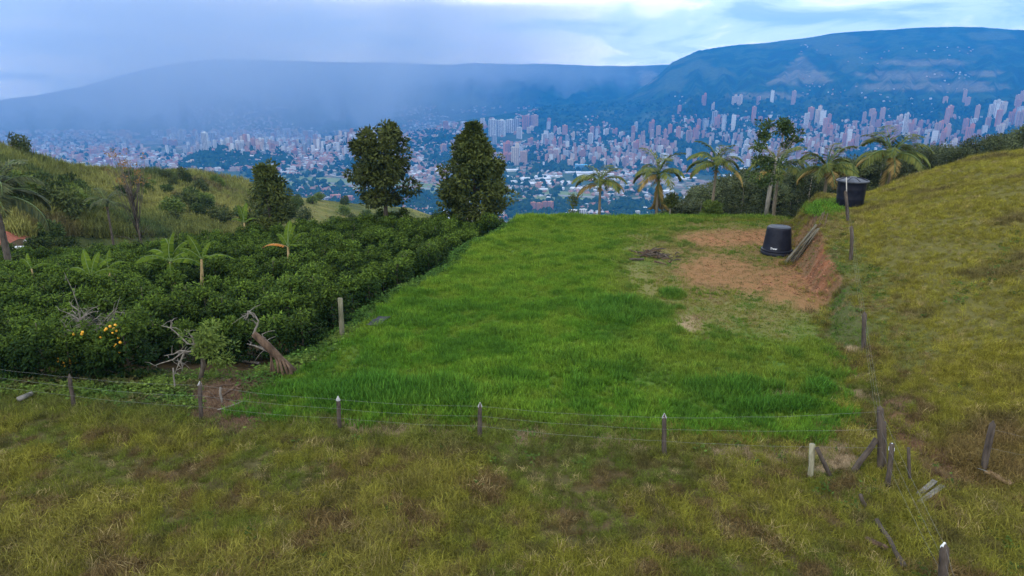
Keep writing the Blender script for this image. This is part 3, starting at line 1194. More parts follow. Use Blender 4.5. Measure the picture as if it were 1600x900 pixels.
M['roof_white'] = plain('white_roof', (0.56, 0.58, 0.60), 0.6, vary=0.15, scale=2)
M['roof_grey'] = plain('grey_roof', (0.40, 0.42, 0.45), 0.7, vary=0.2, scale=2)
M['roof_red'] = plain('clay_roof', (0.36, 0.17, 0.11), 0.85, vary=0.25, scale=2)
SHED = [shed_mesh('white_wall', 'roof_white'), shed_mesh('grey_wall', 'roof_white'), shed_mesh('cream', 'roof_grey'), shed_mesh('brick_pale', 'roof_red')]
SHW = ['white roofed', 'grey walled white roofed', 'grey roofed', 'clay roofed']
for (n_, ur, vr, wp, wt, place) in [(46, (790, 960), (266, 300), (8, 26), (5, 3, 2, 1), 'in the industrial quarter beyond the lawn'),
                                    (24, (960, 1190), (266, 330), (8, 22), (4, 3, 2, 2), 'in the valley behind the palms'),
                                    (26, (430, 700), (238, 262), (7, 18), (3, 3, 2, 2), 'beyond the airfield on the left'),
                                    (10, (640, 830), (325, 345), (12, 26), (4, 2, 1, 3), 'low in the valley beside the big tree'),
                                    (8, (925, 1010), (331, 345), (12, 24), (0, 0, 1, 5), 'in the brick housing row behind the small palm')]:
    U_, V_ = RNG.uniform(*ur, n_), RNG.uniform(*vr, n_)
    P_ = march_far(U_, V_)
    for k in range(n_):
        p = P_[k]
        if np.isnan(p[0]):
            continue
        q = random.choices(range(4), wt)[0]
        r_ = math.hypot(p[0], p[1])
        o = link('warehouse', SHED[q])
        w_ = random.uniform(*wp) * r_ / F
        o.location = (p[0], p[1], p[2] - 1)
        o.scale = (w_, w_ * random.uniform(0.35, 0.8), random.uniform(7, 13))
        o.rotation_euler.z = random.choice([0.25, 0.25, 1.82, -0.4])
        tag(o, f'{SHW[q]} {"long" if w_ * F / r_ > 15 else "small"} hall {place}', 'warehouse', f'{SHW[q]} halls {place}')
p = march_far(np.array([908.]), np.array([266.]))[0]
r_ = math.hypot(p[0], p[1])
o = tag(link('office_block', tower_mesh('blue_block', 'block', 5, 'blue_wall', 'bay', 'grey_wall')), 'bright blue office block among the white factory roofs', 'building')
o.location, o.scale = (p[0], p[1], p[2] - 1), (20 * r_ / F, 60, 9.5 * r_ / F)

# houses and city trees in their thousands: too small to pick apart
def far_scatter(n, ur, vr, thresh, k, seed, sc=(0.012, 0.04)):
    g = np.random.default_rng(seed)
    u, v = g.uniform(*ur, n), g.uniform(*vr, n)
    keep = fbm(u * sc[0], v * sc[1], 3, k) + 0.12 * g.normal(size=n) * 0.5 > thresh
    p = march_far(u[keep], v[keep])
    return p[~np.isnan(p[:, 0])], g


def house_mass(name, label, parts):
    V, Fc, C = [], [], []
    o_ = 0
    for (P, g, lo, hi, hh, pal, wts) in parts:
        for p in P:
            w, d, h = g.uniform(lo, hi), g.uniform(lo, hi), g.uniform(*hh)
            a = g.uniform(0, math.pi)
            co, si = math.cos(a), math.sin(a)
            ring = [(-w / 2, -d / 2), (w / 2, -d / 2), (w / 2, d / 2), (-w / 2, d / 2)]
            pts = [(p[0] + x * co - y * si, p[1] + x * si + y * co) for x, y in ring]
            V += [(x, y, p[2] - 3) for x, y in pts] + [(x, y, p[2] + h) for x, y in pts]
            ca, cb = ((pts[0][0] + pts[3][0]) / 2, (pts[0][1] + pts[3][1]) / 2), ((pts[1][0] + pts[2][0]) / 2, (pts[1][1] + pts[2][1]) / 2)
            rh = h + d * 0.16
            V += [(ca[0], ca[1], p[2] + rh), (cb[0], cb[1], p[2] + rh)]
            k = o_
            Fc += [(k, k + 1, k + 5, k + 4), (k + 1, k + 2, k + 6, k + 5), (k + 2, k + 3, k + 7, k + 6), (k + 3, k, k + 4, k + 7),
                   (k + 4, k + 5, k + 9, k + 8), (k + 6, k + 7, k + 8, k + 9), (k + 5, k + 6, k + 9), (k + 7, k + 4, k + 8)]
            i = g.choice(len(pal), p=np.array(wts) / sum(wts))
            wall = 0.85 * np.array(pal[i][0]) * g.uniform(0.8, 1.2)
            roof = 0.85 * np.array(pal[i][1]) * g.uniform(0.75, 1.25)
            C += [wall] * 4 + [roof] * 2 + [wall] * 2
            o_ += 10
    me_ = bpy.data.meshes.new(name)
    me_.from_pydata(V, [], Fc)
    a_ = me_.attributes.new('gcol', 'FLOAT_COLOR', 'FACE')
    a_.data.foreach_set('color', np.concatenate([np.clip(np.array(C), 0, 0.85), np.ones((len(C), 1))], 1).astype(np.float32).ravel())
    m = Mat('house_walls_and_roofs', 0.8, 0.2)
    m.base(m.attr('gcol'))
    me_.materials.append(m.m)
    return kind(link(name, me_), 'stuff', label)


PAL = [((.42, .25, .19), (.33, .15, .10)), ((.46, .37, .31), (.30, .19, .14)), ((.56, .55, .53), (.52, .54, .56)), ((.32, .32, .32), (.32, .34, .37))]
hp_ = []
P_, g_ = far_scatter(5200, (430, 1010), (222, 275), 0.46, 1, 1)
hp_.append((P_, g_, 9, 22, (4, 10), PAL, (4, 3, 3, 2)))
P_, g_ = far_scatter(2600, (640, 1250), (262, 345), 0.50, 2, 2)
hp_.append((P_, g_, 8, 20, (4, 9), PAL, (4, 3, 3, 2)))
P_, g_ = far_scatter(1100, (430, 660), (292, 330), 0.50, 3, 3)
hp_.append((P_, g_, 7, 15, (4, 8), PAL, (5, 3, 1.5, 1)))
P_, g_ = far_scatter(3600, (-60, 660), (205, 268), 0.45, 4, 4)
hp_.append((P_, g_, 10, 27, (5, 20), PAL, (4, 4, 2, 2)))
P_, g_ = far_scatter(3600, (840, 1640), (182, 268), 0.49, 5, 5)
hp_.append((P_, g_, 8, 20, (5, 16), PAL, (4, 3, 2, 1.5)))
P_, g_ = far_scatter(280, (960, 1640), (150, 182), 0.54, 6, 6)
hp_.append((P_, g_, 7, 16, (4, 8), PAL, (1, 2, 4, 1)))
P_, g_ = far_scatter(900, (1250, 1640), (70, 150), 0.60, 7, 7)
hp_.append((P_[:80], g_, 7, 14, (4, 7), PAL, (3, 3, 1, 2)))
P_, g_ = far_scatter(1300, (300, 840), (165, 215), 0.52, 8, 8)
hp_.append((P_, g_, 10, 24, (5, 12), PAL, (5, 3, 1.5, 2)))
P_, g_ = far_scatter(420, (650, 760), (192, 215), 0.40, 9, 9)
hp_.append((P_, g_, 10, 26, (6, 18), PAL, (4, 4, 2, 1)))
house_mass('city_houses', 'thousands of low brick and white houses filling the valley floor', hp_)

hq_ = []
P_, g_ = far_scatter(900, (840, 1320), (212, 264), 0.47, 2, 41)
hq_.append((P_, g_, 9, 15, (18, 52), PAL, (5, 3, 2, 1)))
P_, g_ = far_scatter(700, (1200, 1640), (196, 262), 0.47, 5, 42)
hq_.append((P_, g_, 9, 15, (16, 50), PAL, (6, 3, 1.5, 1)))
P_, g_ = far_scatter(500, (180, 640), (210, 244), 0.45, 8, 43)
hq_.append((P_, g_, 12, 20, (20, 60), PAL, (2, 3, 3, 2)))
house_mass('apartment_blocks', 'hundreds of smaller apartment blocks crowding the lower slopes', hq_)


def tree_mass(name, label, groups, mat):
    ico = [(0, 0, 1), (.89, 0, .45), (.28, .85, .45), (-.72, .53, .45), (-.72, -.53, .45), (.28, -.85, .45),
           (.72, .53, -.3), (-.28, .85, -.3), (-.89, 0, -.3), (-.28, -.85, -.3), (.72, -.53, -.3)]
    fi = [(0, 1, 2), (0, 2, 3), (0, 3, 4), (0, 4, 5), (0, 5, 1), (1, 6, 2), (2, 7, 3), (3, 8, 4), (4, 9, 5), (5, 10, 1),
          (2, 6, 7), (3, 7, 8), (4, 8, 9), (5, 9, 10), (1, 10, 6)]
    ico, fi = np.array(ico), np.array(fi)
    V, Fc, T = [], [], []
    o_ = 0
    for P, g, lo, hi in groups:
        n = len(P)
        s = g.uniform(lo, hi, n)
        B = ico[None] * (1 + 0.35 * g.normal(size=(n, 11, 1))) * s[:, None, None] * np.array([1, 1, 1.1])
        B = B + P[:, None, :] + np.array([0, 0, 1.0]) * (s * 0.6)[:, None, None]
        V.append(B.reshape(-1, 3))
        Fc.append((fi[None] + (o_ + 11 * np.arange(n))[:, None, None]).reshape(-1, 3))
        T.append(np.repeat(g.random(n), 15))
        o_ += 11 * n
    V, Fc, T = np.concatenate(V), np.concatenate(Fc), np.concatenate(T)
    me_ = bpy.data.meshes.new(name)
    me_.vertices.add(len(V))
    me_.vertices.foreach_set('co', V.astype(np.float32).ravel())
    me_.loops.add(Fc.size)
    me_.loops.foreach_set('vertex_index', Fc.astype(np.int32).ravel())
    me_.polygons.add(len(Fc))
    me_.polygons.foreach_set('loop_start', (np.arange(len(Fc)) * 3).astype(np.int32))
    me_.update(calc_edges=True)
    a_ = me_.attributes.new('tint', 'FLOAT', 'FACE')
    a_.data.foreach_set('value', T.astype(np.float32))
    me_.materials.append(mat)
    return kind(link(name, me_), 'stuff', label)


M['far_tree'] = leaf_mat('distant_tree', (0.014, 0.034, 0.014), (0.036, 0.066, 0.026), 0.0, 0.9, 0.05)
tg = []
for args, lo, hi in [((4200, (60, 1250), (222, 345), 0.50, 10, 21), 6, 14), ((5200, (830, 1640), (160, 270), 0.40, 11, 22), 7, 17),
                     ((1500, (280, 460), (232, 268), 0.0, 0, 23), 8, 16), ((1700, (500, 760), (205, 262), 0.44, 1, 24), 8, 16),
                     ((1500, (430, 1180), (316, 345), 0.40, 3, 25), 6, 11), ((900, (430, 700), (300, 325), 0.45, 5, 26), 6, 11),
                     ((700, (760, 1640), (150, 185), 0.5, 7, 27), 7, 13)]:
    P_, g_ = far_scatter(*args)
    if args[1] == (280, 460):
        P_ = P_[P_[:, 2] > FLOOR + 12]
    tg.append((P_, g_, lo, hi))
tree_mass('city_trees', 'dark green tree cover between the houses of the valley', tg, M['far_tree'])

# ------------------------------------------------------------------ trees
rg = np.random.default_rng(5)


def crown_clumps(n, zlo, zhi, prof, rng, inner=0.25):
    """clump centres inside a crown whose radius at relative height t is prof(t)"""
    out = []
    for _ in range(n):
        t = rng.uniform(0, 1)
        rmax = prof(t)
        q = rng.uniform(inner, 1.0) ** 0.55 * rmax * rng.uniform(0.75, 1.05)
        a = rng.uniform(0, 2 * math.pi)
        out.append((q * math.cos(a), q * math.sin(a), lerp(zlo, zhi, t)))
    return out


def limbs(b, top, r0, clumps, rng, k, mi=0, start=0.2):
    for c in clumps[:k]:
        c = Vector(c)
        zs = max(top * start, min(c.z - 0.5 * math.hypot(c.x, c.y), top * 0.92))
        s = Vector((0, 0, zs))
        m = s.lerp(c, 0.5) + Vector((0, 0, 0.12 * (c - s).length))
        rr_ = r0 * max(0.15, (1 - zs / top)) * 0.5
        b.tube([s, m, c], [rr_, rr_ * 0.6, 0.015], 5, mi)


def big_tree(u, y, vtop, prof, label, name='broadleaf_tree', nclump=130, per=70, leaf=(0.38, 0.19), seed=1, leafm='broad', crown_from=0.2,
             trunk_r=0.2, barkm='bark', cr=0.6, twist=0.25, group=None, extra=None):
    g = np.random.default_rng(seed)
    p = at_uy(u, y)
    hgt = z_at(vtop, y) - p.z
    t = thing(name, label, 'tree', p, 0, group)
    cl = crown_clumps(nclump, hgt * crown_from, hgt * 0.985, prof, g)
    if extra:
        cl += extra(hgt)
    b = MB()
    b.tube([(0, 0, -0.3), (0.05, 0.02, hgt * 0.3), (-0.04, 0.06, hgt * 0.62), (0.02, 0, hgt * 0.95)],
           [trunk_r * 1.15, trunk_r * 0.85, trunk_r * 0.5, 0.03], 9)
    limbs(b, hgt, trunk_r, cl, g, min(48, nclump // 2))
    link('trunk', b.mesh('trunk', M[barkm], True), t)
    V, T = clump_leaves(cl, [cr * g.uniform(0.55, 1.3) * min(1, 0.45 + 0.3 * prof(min(1, max(0, (q[2] / hgt - crown_from) / (1 - crown_from))))) for q in cl], per, leaf[0], leaf[1], g, squash=0.7)
    link('crown', MB().quads(V, T).mesh('crown', M[leafm]), t)
    return t


def prof_from(pts):
    a, b = zip(*pts)
    return lambda t: float(np.interp(t, a, b))


big_tree(427, 63, 258, prof_from([(0, 2.2), (0.3, 2.4), (0.55, 1.8), (0.8, 1.4), (1, 0.7)]),
         'dark dense broadleaf tree, shortest of the three, left of the other two', nclump=66, per=125, seed=21, crown_from=0.1, cr=0.78)
big_tree(604, 60, 188, prof_from([(0, 1.5), (0.12, 2.9), (0.3, 3.0), (0.42, 2.8), (0.6, 2.3), (0.72, 2.4), (0.9, 1.8), (1, 0.8)]),
         'tall broadleaf tree with a gappy square topped crown and bare trunk foot', nclump=82, per=125, seed=22, crown_from=0.31, cr=0.78)
big_tree(742, 58, 191, prof_from([(0, 1.9), (0.18, 3.1), (0.33, 3.05), (0.54, 2.35), (0.74, 1.45), (0.9, 0.6), (1, 0.05)]),
         'tall cone shaped broadleaf tree with a pointed top beside the lawn', nclump=150, per=115, seed=23, crown_from=0.23, cr=0.74)


def slender():
    y = 53.0
    p = at_uy(1196, y)
    hgt = z_at(184, y) - p.z
    t = thing('slender_tree', 'slender pale trunked tree with two small leafy heads at the lawn edge', 'tree', p)
    b = MB()
    g = np.random.default_rng(31)
    b.tube([(0, 0, -0.2), (0.1, 0, hgt * 0.3), (0.28, 0, hgt * 0.52), (0.35, 0.05, hgt * 0.62)], [0.2, 0.16, 0.12, 0.09], 8)
    heads = [(-0.75, 0.1, hgt * 0.80), (0.75, 0.0, hgt * 0.93)]
    f0 = Vector((0.32, 0.03, hgt * 0.58))
    cl, rd = [], []
    for (hx, hy, hz_) in heads:
        h = Vector((hx, hy, hz_))
        b.tube([f0, f0.lerp(h, 0.5) + Vector((hx * 0.15, 0, 0)), h], [0.075, 0.05, 0.03], 6)
    for _ in range(15):
        cl.append((-0.75 + g.normal() * 0.3, g.normal() * 0.35, hgt * g.uniform(0.63, 0.955))); rd.append(0.33)
    for _ in range(13):
        cl.append((0.72 + g.normal() * 0.24, g.normal() * 0.3, hgt * g.uniform(0.82, 0.985))); rd.append(0.34)
    for _ in range(20):
        cl.append((-0.45 + g.normal() * 0.55, g.normal() * 0.45, hgt * g.uniform(0.36, 0.62))); rd.append(0.36)
    for k in range(9):                       # bare twigs on the right side
        s = Vector((0.36, 0.04, hgt * g.uniform(0.55, 0.7)))
        e = s + Vector((g.uniform(0.4, 1.5), g.uniform(-0.5, 0.5), g.uniform(0.5, 1.6)))
        b.tube([s, s.lerp(e, 0.5) + Vector((0.12, 0, -0.1)), e], [0.035, 0.025, 0.01], 5)
        cl.append(tuple(e)); rd.append(0.16)
    link('trunk', b.mesh('trunk', M['pale_bark'], True), t)
    V, T = clump_leaves(cl, rd, 46, 0.27, 0.13, g)
    link('crown', MB().quads(V, T).mesh('crown', M['slender']), t)


slender()


def dry_tree():
    y = 76.0
    p = at_uy(233, y)
    hgt = z_at(232, y) - p.z
    t = thing('dry_tree', 'thin dry tree with sparse orange brown leaves beyond the coffee field', 'tree', p)
    b = MB()
    g = np.random.default_rng(33)
    b.tube([(0.2, 0, -0.2), (0.1, 0, hgt * 0.3), (-0.1, 0, hgt * 0.55), (-0.25, 0, hgt * 0.72)], [0.16, 0.13, 0.1, 0.07], 7)
    cl, rd = [], []
    for k in range(46):
        s = Vector((-0.12, 0, hgt * g.uniform(0.42, 0.72)))
        a = g.uniform(0, 6.28)
        q = g.uniform(0.5, 2.2)
        e = Vector((-0.2 + q * math.cos(a), q * math.sin(a), hgt * g.uniform(0.74, 0.99)))
        if k < 10:
            s = Vector((0.1, 0, hgt * g.uniform(0.2, 0.5)))
            e = Vector((q * 1.3 * math.cos(a), q * math.sin(a), s.z + g.uniform(0.3, 2)))
        b.tube([s, s.lerp(e, 0.55) + Vector((0.1 * math.cos(a), 0.1 * math.sin(a), 0.15)), e], [0.04, 0.026, 0.010], 4)
        if k >= 10 and k % 4:
            cl.append(tuple(e)); rd.append(0.28)
    link('trunk', b.mesh('trunk', M['bark'], True), t)
    V, T = clump_leaves(cl, rd, 17, 0.24, 0.12, g)
    link('crown', MB().quads(V, T).mesh('crown', M['dry_leaf']), t)


dry_tree()

# eucalyptus wood below the far edge of the hilltop
EUC = []
for k in range(5):
    g = np.random.default_rng(40 + k)
    hgt = 14.0
    pf = prof_from([(0, 0.8), (0.25, 2.2), (0.55, 2.6), (0.8, 2.0), (1, 0.6)])
    cl = crown_clumps(36, hgt * 0.30, hgt * 0.96, pf, g, 0.3)
    b = MB()
    b.tube([(0, 0, -1), (0.1, 0, 5), (-0.1, 0.1, 9), (0, 0, 13)], [0.22, 0.17, 0.11, 0.03], 7)
    limbs(b, hgt, 0.16, cl, g, 22, start=0.3)
    tm = b.mesh('trunk', M['pale_bark'], True)
    V, T = clump_leaves(cl, [g.uniform(0.75, 1.45) for _ in cl], 120, 0.42, 0.16, g, droop=0.3, squash=0.7)
    EUC.append((tm, MB().quads(V, T).mesh('crown', M['euc'])))
EU, EV = zip(*[(1030, 330), (1060, 305), (1090, 298), (1130, 284), (1170, 276), (1230, 276), (1290, 260), (1340, 250), (1400, 247),
               (1440, 238), (1480, 228), (1520, 214), (1560, 212), (1600, 204), (1700, 196)])
eu_place = [(1130, 'at the left end of the wood'), (1190, 'left of the slender tree'), (1280, 'right of the slender tree'), (1350, 'behind the lidded tank'),
            (1430, 'behind the last palm'), (1520, 'above the hill slope'), (1900, 'behind the hill crest')]
g = np.random.default_rng(50)
n_e = 0
ONE_ = 'first second third fourth fifth sixth seventh eighth ninth'.split()
TEEN_ = 'tenth eleventh twelfth thirteenth fourteenth fifteenth sixteenth seventeenth eighteenth nineteenth'.split()
TEN_ = {2: 'twent', 3: 'thirt', 4: 'fort', 5: 'fift', 6: 'sixt', 7: 'sevent', 8: 'eight', 9: 'ninet'}
NTHE = ONE_ + TEEN_ + [w for t_ in range(2, 10) for w in [TEN_[t_] + 'ieth'] + [TEN_[t_] + 'y-' + o_ for o_ in ONE_]] + ['hundredth'] * 60
EUU = g.uniform(1040, 1690, 120)
rank_e = np.argsort(np.argsort(EUU))
for k in range(120):
    u_ = EUU[k]
    y_ = g.uniform(66, 112) if u_ < 1400 else g.uniform(62, 100)
    vt = float(np.interp(u_, EU, EV)) - 9 + max(0, (92 - y_)) * g.uniform(0.1, 0.9) * (0.7 if u_ < 1420 else 0.3) + g.uniform(-7, 8)
    if u_ < 1130:
        vt += 14 * (1130 - u_) / 90 * g.random()
    p = at_uy(u_, y_)
    hgt = z_at(vt, y_) - p.z
    if hgt < 3.5:
        continue
    tm, cm = EUC[k % 5]
    where = next(w for q, w in eu_place if u_ < q)
    if 0:
        pass
    n_e += 1
    size = 'low' if hgt < 8.5 else 'tall' if hgt > 12 else 'mid height'
    row = 'front' if y_ < 80 else 'back'
    t = thing('eucalyptus_tree', f'{size} eucalyptus, {NTHE[rank_e[k]]} from the left, {where}', 'tree', p, g.uniform(0, 6.28), 'eucalyptus wood beyond the hilltop')
    s = hgt / 14
    w = max(s, 0.62) * g.uniform(0.85, 1.15)
    t.scale = (w, w, s)
    link('trunk', tm, t)
    link('crown', cm, t)

# ------------------------------------------------------------------ palms
def frond_mesh(seed, L=2.6, up=0.7, droop=1.5, mat='palm', n=40, leaf=0.72, stiff=0.4):
    g = np.random.default_rng(seed)
    b = MB()
    pts = []
    for i in range(11):
        t = i / 10
        a = up - droop * t ** 1.4
        pts.append(Vector((0, 0, 0)) if i == 0 else pts[-1] + Vector((math.cos(a), 0.06 * math.sin(3 * t), math.sin(a))) * (L / 10))
    b.tube(pts, [0.045 * (1 - 0.8 * i / 10) for i in range(11)], 4, 0)
    C, D, N_, LL, WW = [], [], [], [], []
    for k in range(n):
        t = 0.14 + 0.86 * k / (n - 1)
        i = min(int(t * 10), 9)
        p = pts[i].lerp(pts[i + 1], t * 10 - i)
        tg = (pts[i + 1] - pts[i]).normalized()
        ln = leaf * math.sin(math.pi * min(0.97, 0.18 + 0.78 * t)) ** 0.7
        for s in (-1, 1):
            d = Vector((0, s, 0)) + tg * 0.75 + Vector((0, 0, -stiff + g.uniform(-0.35, 0.25)))
            C.append(p); D.append(d); N_.append((0, 0, 1) + np.array(g.normal(scale=0.2, size=3)))
            LL.append(ln * g.uniform(0.8, 1.1)); WW.append(0.08)
    V = leafq(np.array([tuple(c) for c in C]), np.array([tuple(d) for d in D]), np.array(N_), np.array(LL), np.array(WW), 0.1)
    b.quads(V, np.clip(g.normal(0.5, 0.25, len(V)), 0, 1), 1)
    return b.mesh('frond', [M['crownshaft'], M[mat]])


FROND = {m: [frond_mesh(60 + 10 * i + k, 2.6, u_, d_, m, 40, 0.74, st) for k, (u_, d_, st) in
             enumerate([(1.35, 1.5, 0.3), (1.0, 1.9, 0.5), (0.6, 1.9, 0.6), (0.25, 1.6, 0.7), (-0.35, 1.2, 0.5)])]
         for i, m in enumerate(('palm', 'palm_far', 'palm_dry'))}


def palm(u, y, vcrown, rad, label, nfr=13, mat='palm', dry=3, trunk_r=0.13, lean=0.0, hang=0, seed=1, base=None):
    g = np.random.default_rng(seed)
    p = at_uy(u, y)
    zc_ = z_at(vcrown, y) - p.z
    t = thing('palm_tree', label, 'palm', p)
    b = MB()
    b.tube([(0, 0, -0.3), (lean * 0.2, 0, zc_ * 0.35), (lean * 0.6, 0, zc_ * 0.7), (lean, 0, zc_)], [trunk_r * 1.25, trunk_r, trunk_r * 0.9, trunk_r * 0.8], 9)
    link('trunk', b.mesh('trunk', M['bark' if mat == 'palm_far' else 'palm_trunk'], True), t)
    s = rad / 1.85
    nfr += 2
    sh = MB()
    sh.tube([(lean, 0, zc_ - 0.05), (lean, 0, zc_ + 0.25 * s), (lean, 0, zc_ + 0.6 * s)], [trunk_r * 1.0, trunk_r * 0.95, 0.04], 8)
    link('crownshaft', sh.mesh('crownshaft', M['crownshaft'], True), t)
    for k in range(nfr):
        lvl = min(3, int(3.6 * (k + g.uniform(0, 0.6)) / nfr))
        is_dry = lvl >= 3 and k >= nfr - dry
        f = link('frond', FROND['palm_dry' if is_dry else mat][lvl], t)
        f.location = (lean, 0, zc_ + 0.3 * s)
        f.rotation_euler = (g.uniform(-0.25, 0.25), g.uniform(-0.15, 0.15), k * 2.399 + g.uniform(-0.3, 0.3))
        q = s * g.uniform(0.85, 1.12)
        f.scale = (q, q, q)
        if is_dry:
            f['label'] = 'yellow brown drying frond'
    for k in range(hang):
        f = link('frond', FROND['palm_dry'][4], t)
        f.location = (lean, 0, zc_ + 0.1)
        f.rotation_euler = (g.uniform(-0.3, 0.3), 1.0, g.uniform(-2.4, -0.7) + k * 0.3)
        f.scale = (s * 1.15, s * 0.7, s)
        f['label'] = 'brown dead frond hanging along the trunk'
    bun = MB()
    for k in range(26):
        a, q = g.uniform(0, 6.28), g.uniform(0.1, 0.42) * s
        bun.tube([(lean, 0, zc_ - 0.05), (lean + q * math.cos(a), q * math.sin(a), zc_ - g.uniform(0.1, 0.5) * s)], [0.02, 0.015], 4)
    link('fruit_stalk', bun.mesh('fruit_stalk', M['palm_dry']), t)
    return t


palm(936, 56, 292, 1.85, 'small palm at the far lawn edge, leftmost and lowest of the row', 12, dry=2, seed=71, trunk_r=0.11)
palm(1025, 56, 279, 2.05, 'palm with a long brown dead frond hanging down its trunk', 11, dry=2, hang=5, seed=72, trunk_r=0.12)
palm(1110, 58, 264, 2.1, 'palm with two tan drooping fronds above a round bush', 13, dry=4, seed=73, trunk_r=0.13, lean=0.1)
palm(1206, 58, 268, 2.25, 'palm partly hidden behind the slender pale trunked tree', 11, dry=3, seed=74)
palm(1286, 54, 272, 2.2, 'yellowish palm left of the lidded water tank', 14, dry=5, seed=75)
palm(1384, 55, 252, 2.5, 'tall spiky palm between the lidded tank and the hill', 14, dry=3, seed=76, hang=1)
palm(22, 50, 318, 3.2, 'large dark palm with sagging fronds at the left edge of the coffee field', 14, 'palm_far', dry=0, seed=77, trunk_r=0.24)
palm(186, 76, 322, 1.9, 'half hidden pale palm sapling left of the dry tree', 7, 'palm_far', dry=0, seed=78)

# ------------------------------------------------------------------ bushes and saplings
def bush_pair(seed, R_, Hh, mat, n=26, per=60, leaf=(0.22, 0.1), stem=True):
    g = np.random.default_rng(seed)
    cl = []
    for _ in range(n):
        d = rdir(1, g)[0]
        q = g.uniform(0.3, 1) ** 0.5
        cl.append((d[0] * R_ * q, d[1] * R_ * q, Hh * 0.52 + d[2] * Hh * 0.46 * q))
    b = MB()
    for c in cl[:9]:
        b.tube([(0, 0, -0.1), (c[0] * 0.3, c[1] * 0.3, c[2] * 0.5), c], [0.05, 0.035, 0.012], 5)
    V, T = clump_leaves(cl, [R_ * g.uniform(0.28, 0.45) for _ in cl], per, leaf[0], leaf[1], g)
    return b.mesh('stem', M['bark'], True), MB().quads(V, T).mesh('foliage', M[mat])


def bush(name, label, p, pair, s=1.0, rz=0.0, group=None):
    t = thing(name, label, 'bush', p, rz, group, s)
    link('stem', pair[0], t)
    link('foliage', pair[1], t)
    return t


bush('round_bush', 'round yellow green bush at the foot of the third palm', at_uy(1110, 53.5), bush_pair(81, 0.75, 1.35, 'lime', 30, 60))
t = thing('small_tree', 'small round topped tree on a pale stem between two palms', 'tree', at_uy(1046, 53.5))
b = MB()
b.tube([(0, 0, -0.2), (0.02, 0, 0.6), (0, 0, 1.3)], [0.07, 0.06, 0.04], 7)
link('trunk', b.mesh('trunk', M['pale_bark'], True), t)
g = np.random.default_rng(82)
cl = [tuple(np.array((0, 0, 1.45)) + rdir(1, g)[0] * np.array((0.5, 0.5, 0.5)) * g.uniform(0.4, 1)) for _ in range(26)]
V, T = clump_leaves(cl, [0.26] * 26, 50, 0.2, 0.09, g)
link('crown', MB().quads(V, T).mesh('crown', M['broad']), t)
t = thing('sapling', 'small leggy sapling standing in front of the white slab flats', 'tree', at_uy(894, 54))
b = MB()
b.tube([(0, 0, -0.2), (0.05, 0, 0.7), (0.05, 0, 1.5)], [0.05, 0.04, 0.02], 6)
link('trunk', b.mesh('trunk', M['bark'], True), t)
cl = [(g.normal() * 0.22, g.normal() * 0.22, g.choice([0.25, 1.35]) + g.normal() * 0.22) for _ in range(20)]
V, T = clump_leaves(cl, [0.2] * 20, 36, 0.16, 0.08, g)
link('crown', MB().quads(V, T).mesh('crown', M['broad']), t)

# shrubs on the hillside beyond the coffee field, and dark scrub in its hollow
SHR = [bush_pair(90 + k, 1.3, h_, m__, 30, 46, (0.36, 0.17)) for k, (h_, m__) in enumerate([(2.2, 'shrub'), (1.6, 'shrub'), (2.8, 'broad'), (1.9, 'lime')])]
g = np.random.default_rng(95)
SU = np.concatenate([g.uniform(90, 560, 120), g.uniform(200, 560, 40), g.uniform(-20, 200, 60), g.uniform(560, 760, 30)])
SV = np.concatenate([g.uniform(285, 352, 120), g.uniform(268, 300, 40), g.uniform(236, 330, 60), g.uniform(322, 350, 30)])
keep_ = (fbm(SU * 0.02, SV * 0.035, 3, 3) > 0.47)
SU, SV = SU[keep_], SV[keep_]
SP_ = march(SU, SV, 330, 66)
n_s = 0
for k in range(len(SU)):
    if np.isnan(SP_[k, 0]) or SP_[k, 1] < 68:
        continue
    u_, v_ = SU[k], SV[k]
    where = 'below the left hill crest' if u_ < 110 else 'left of the dry tree' if u_ < 220 else 'right of the dry tree' if u_ < 400 else 'on the smooth grassy hill' if u_ < 560 else 'beyond the two tall trees'
    hh_ = 'high' if v_ < 285 else 'midway' if v_ < 320 else 'low in the hollow'
    q = k % 4
    s_ = g.uniform(0.6, 1.35) * (1.15 if v_ > 310 else 0.9)
    size = 'big' if s_ > 1.15 else 'small' if s_ < 0.8 else 'middling'
    bush('shrub', f'{size} {("bushy", "flat", "tall dark", "light green")[q]} shrub {hh_} {where}', SP_[k], SHR[q], s_, g.uniform(0, 6.28), 'shrubs on the hillside')
for k in range(46):
    u_ = 40 + 11.5 * k + g.uniform(-5, 5)
    y_ = g.uniform(64.5, 72)
    if u_ < 60 or 395 < u_ < 450:
        continue
    sz_w = g.uniform(0.55, 1.05)
    bush('shrub', f'dark scrub bush just behind the coffee field, {NTHE[k]} from the left', at_uy(u_, y_), SHR[(0, 2, 1)[k % 3]], sz_w, g.uniform(0, 6.28), 'scrub behind the coffee field')
bush('bare_scrub', 'greyish half bare scrub at the foot of the dry tree', at_uy(205, 72), bush_pair(97, 2.0, 2.6, 'shrub', 18, 26, (0.2, 0.08)))

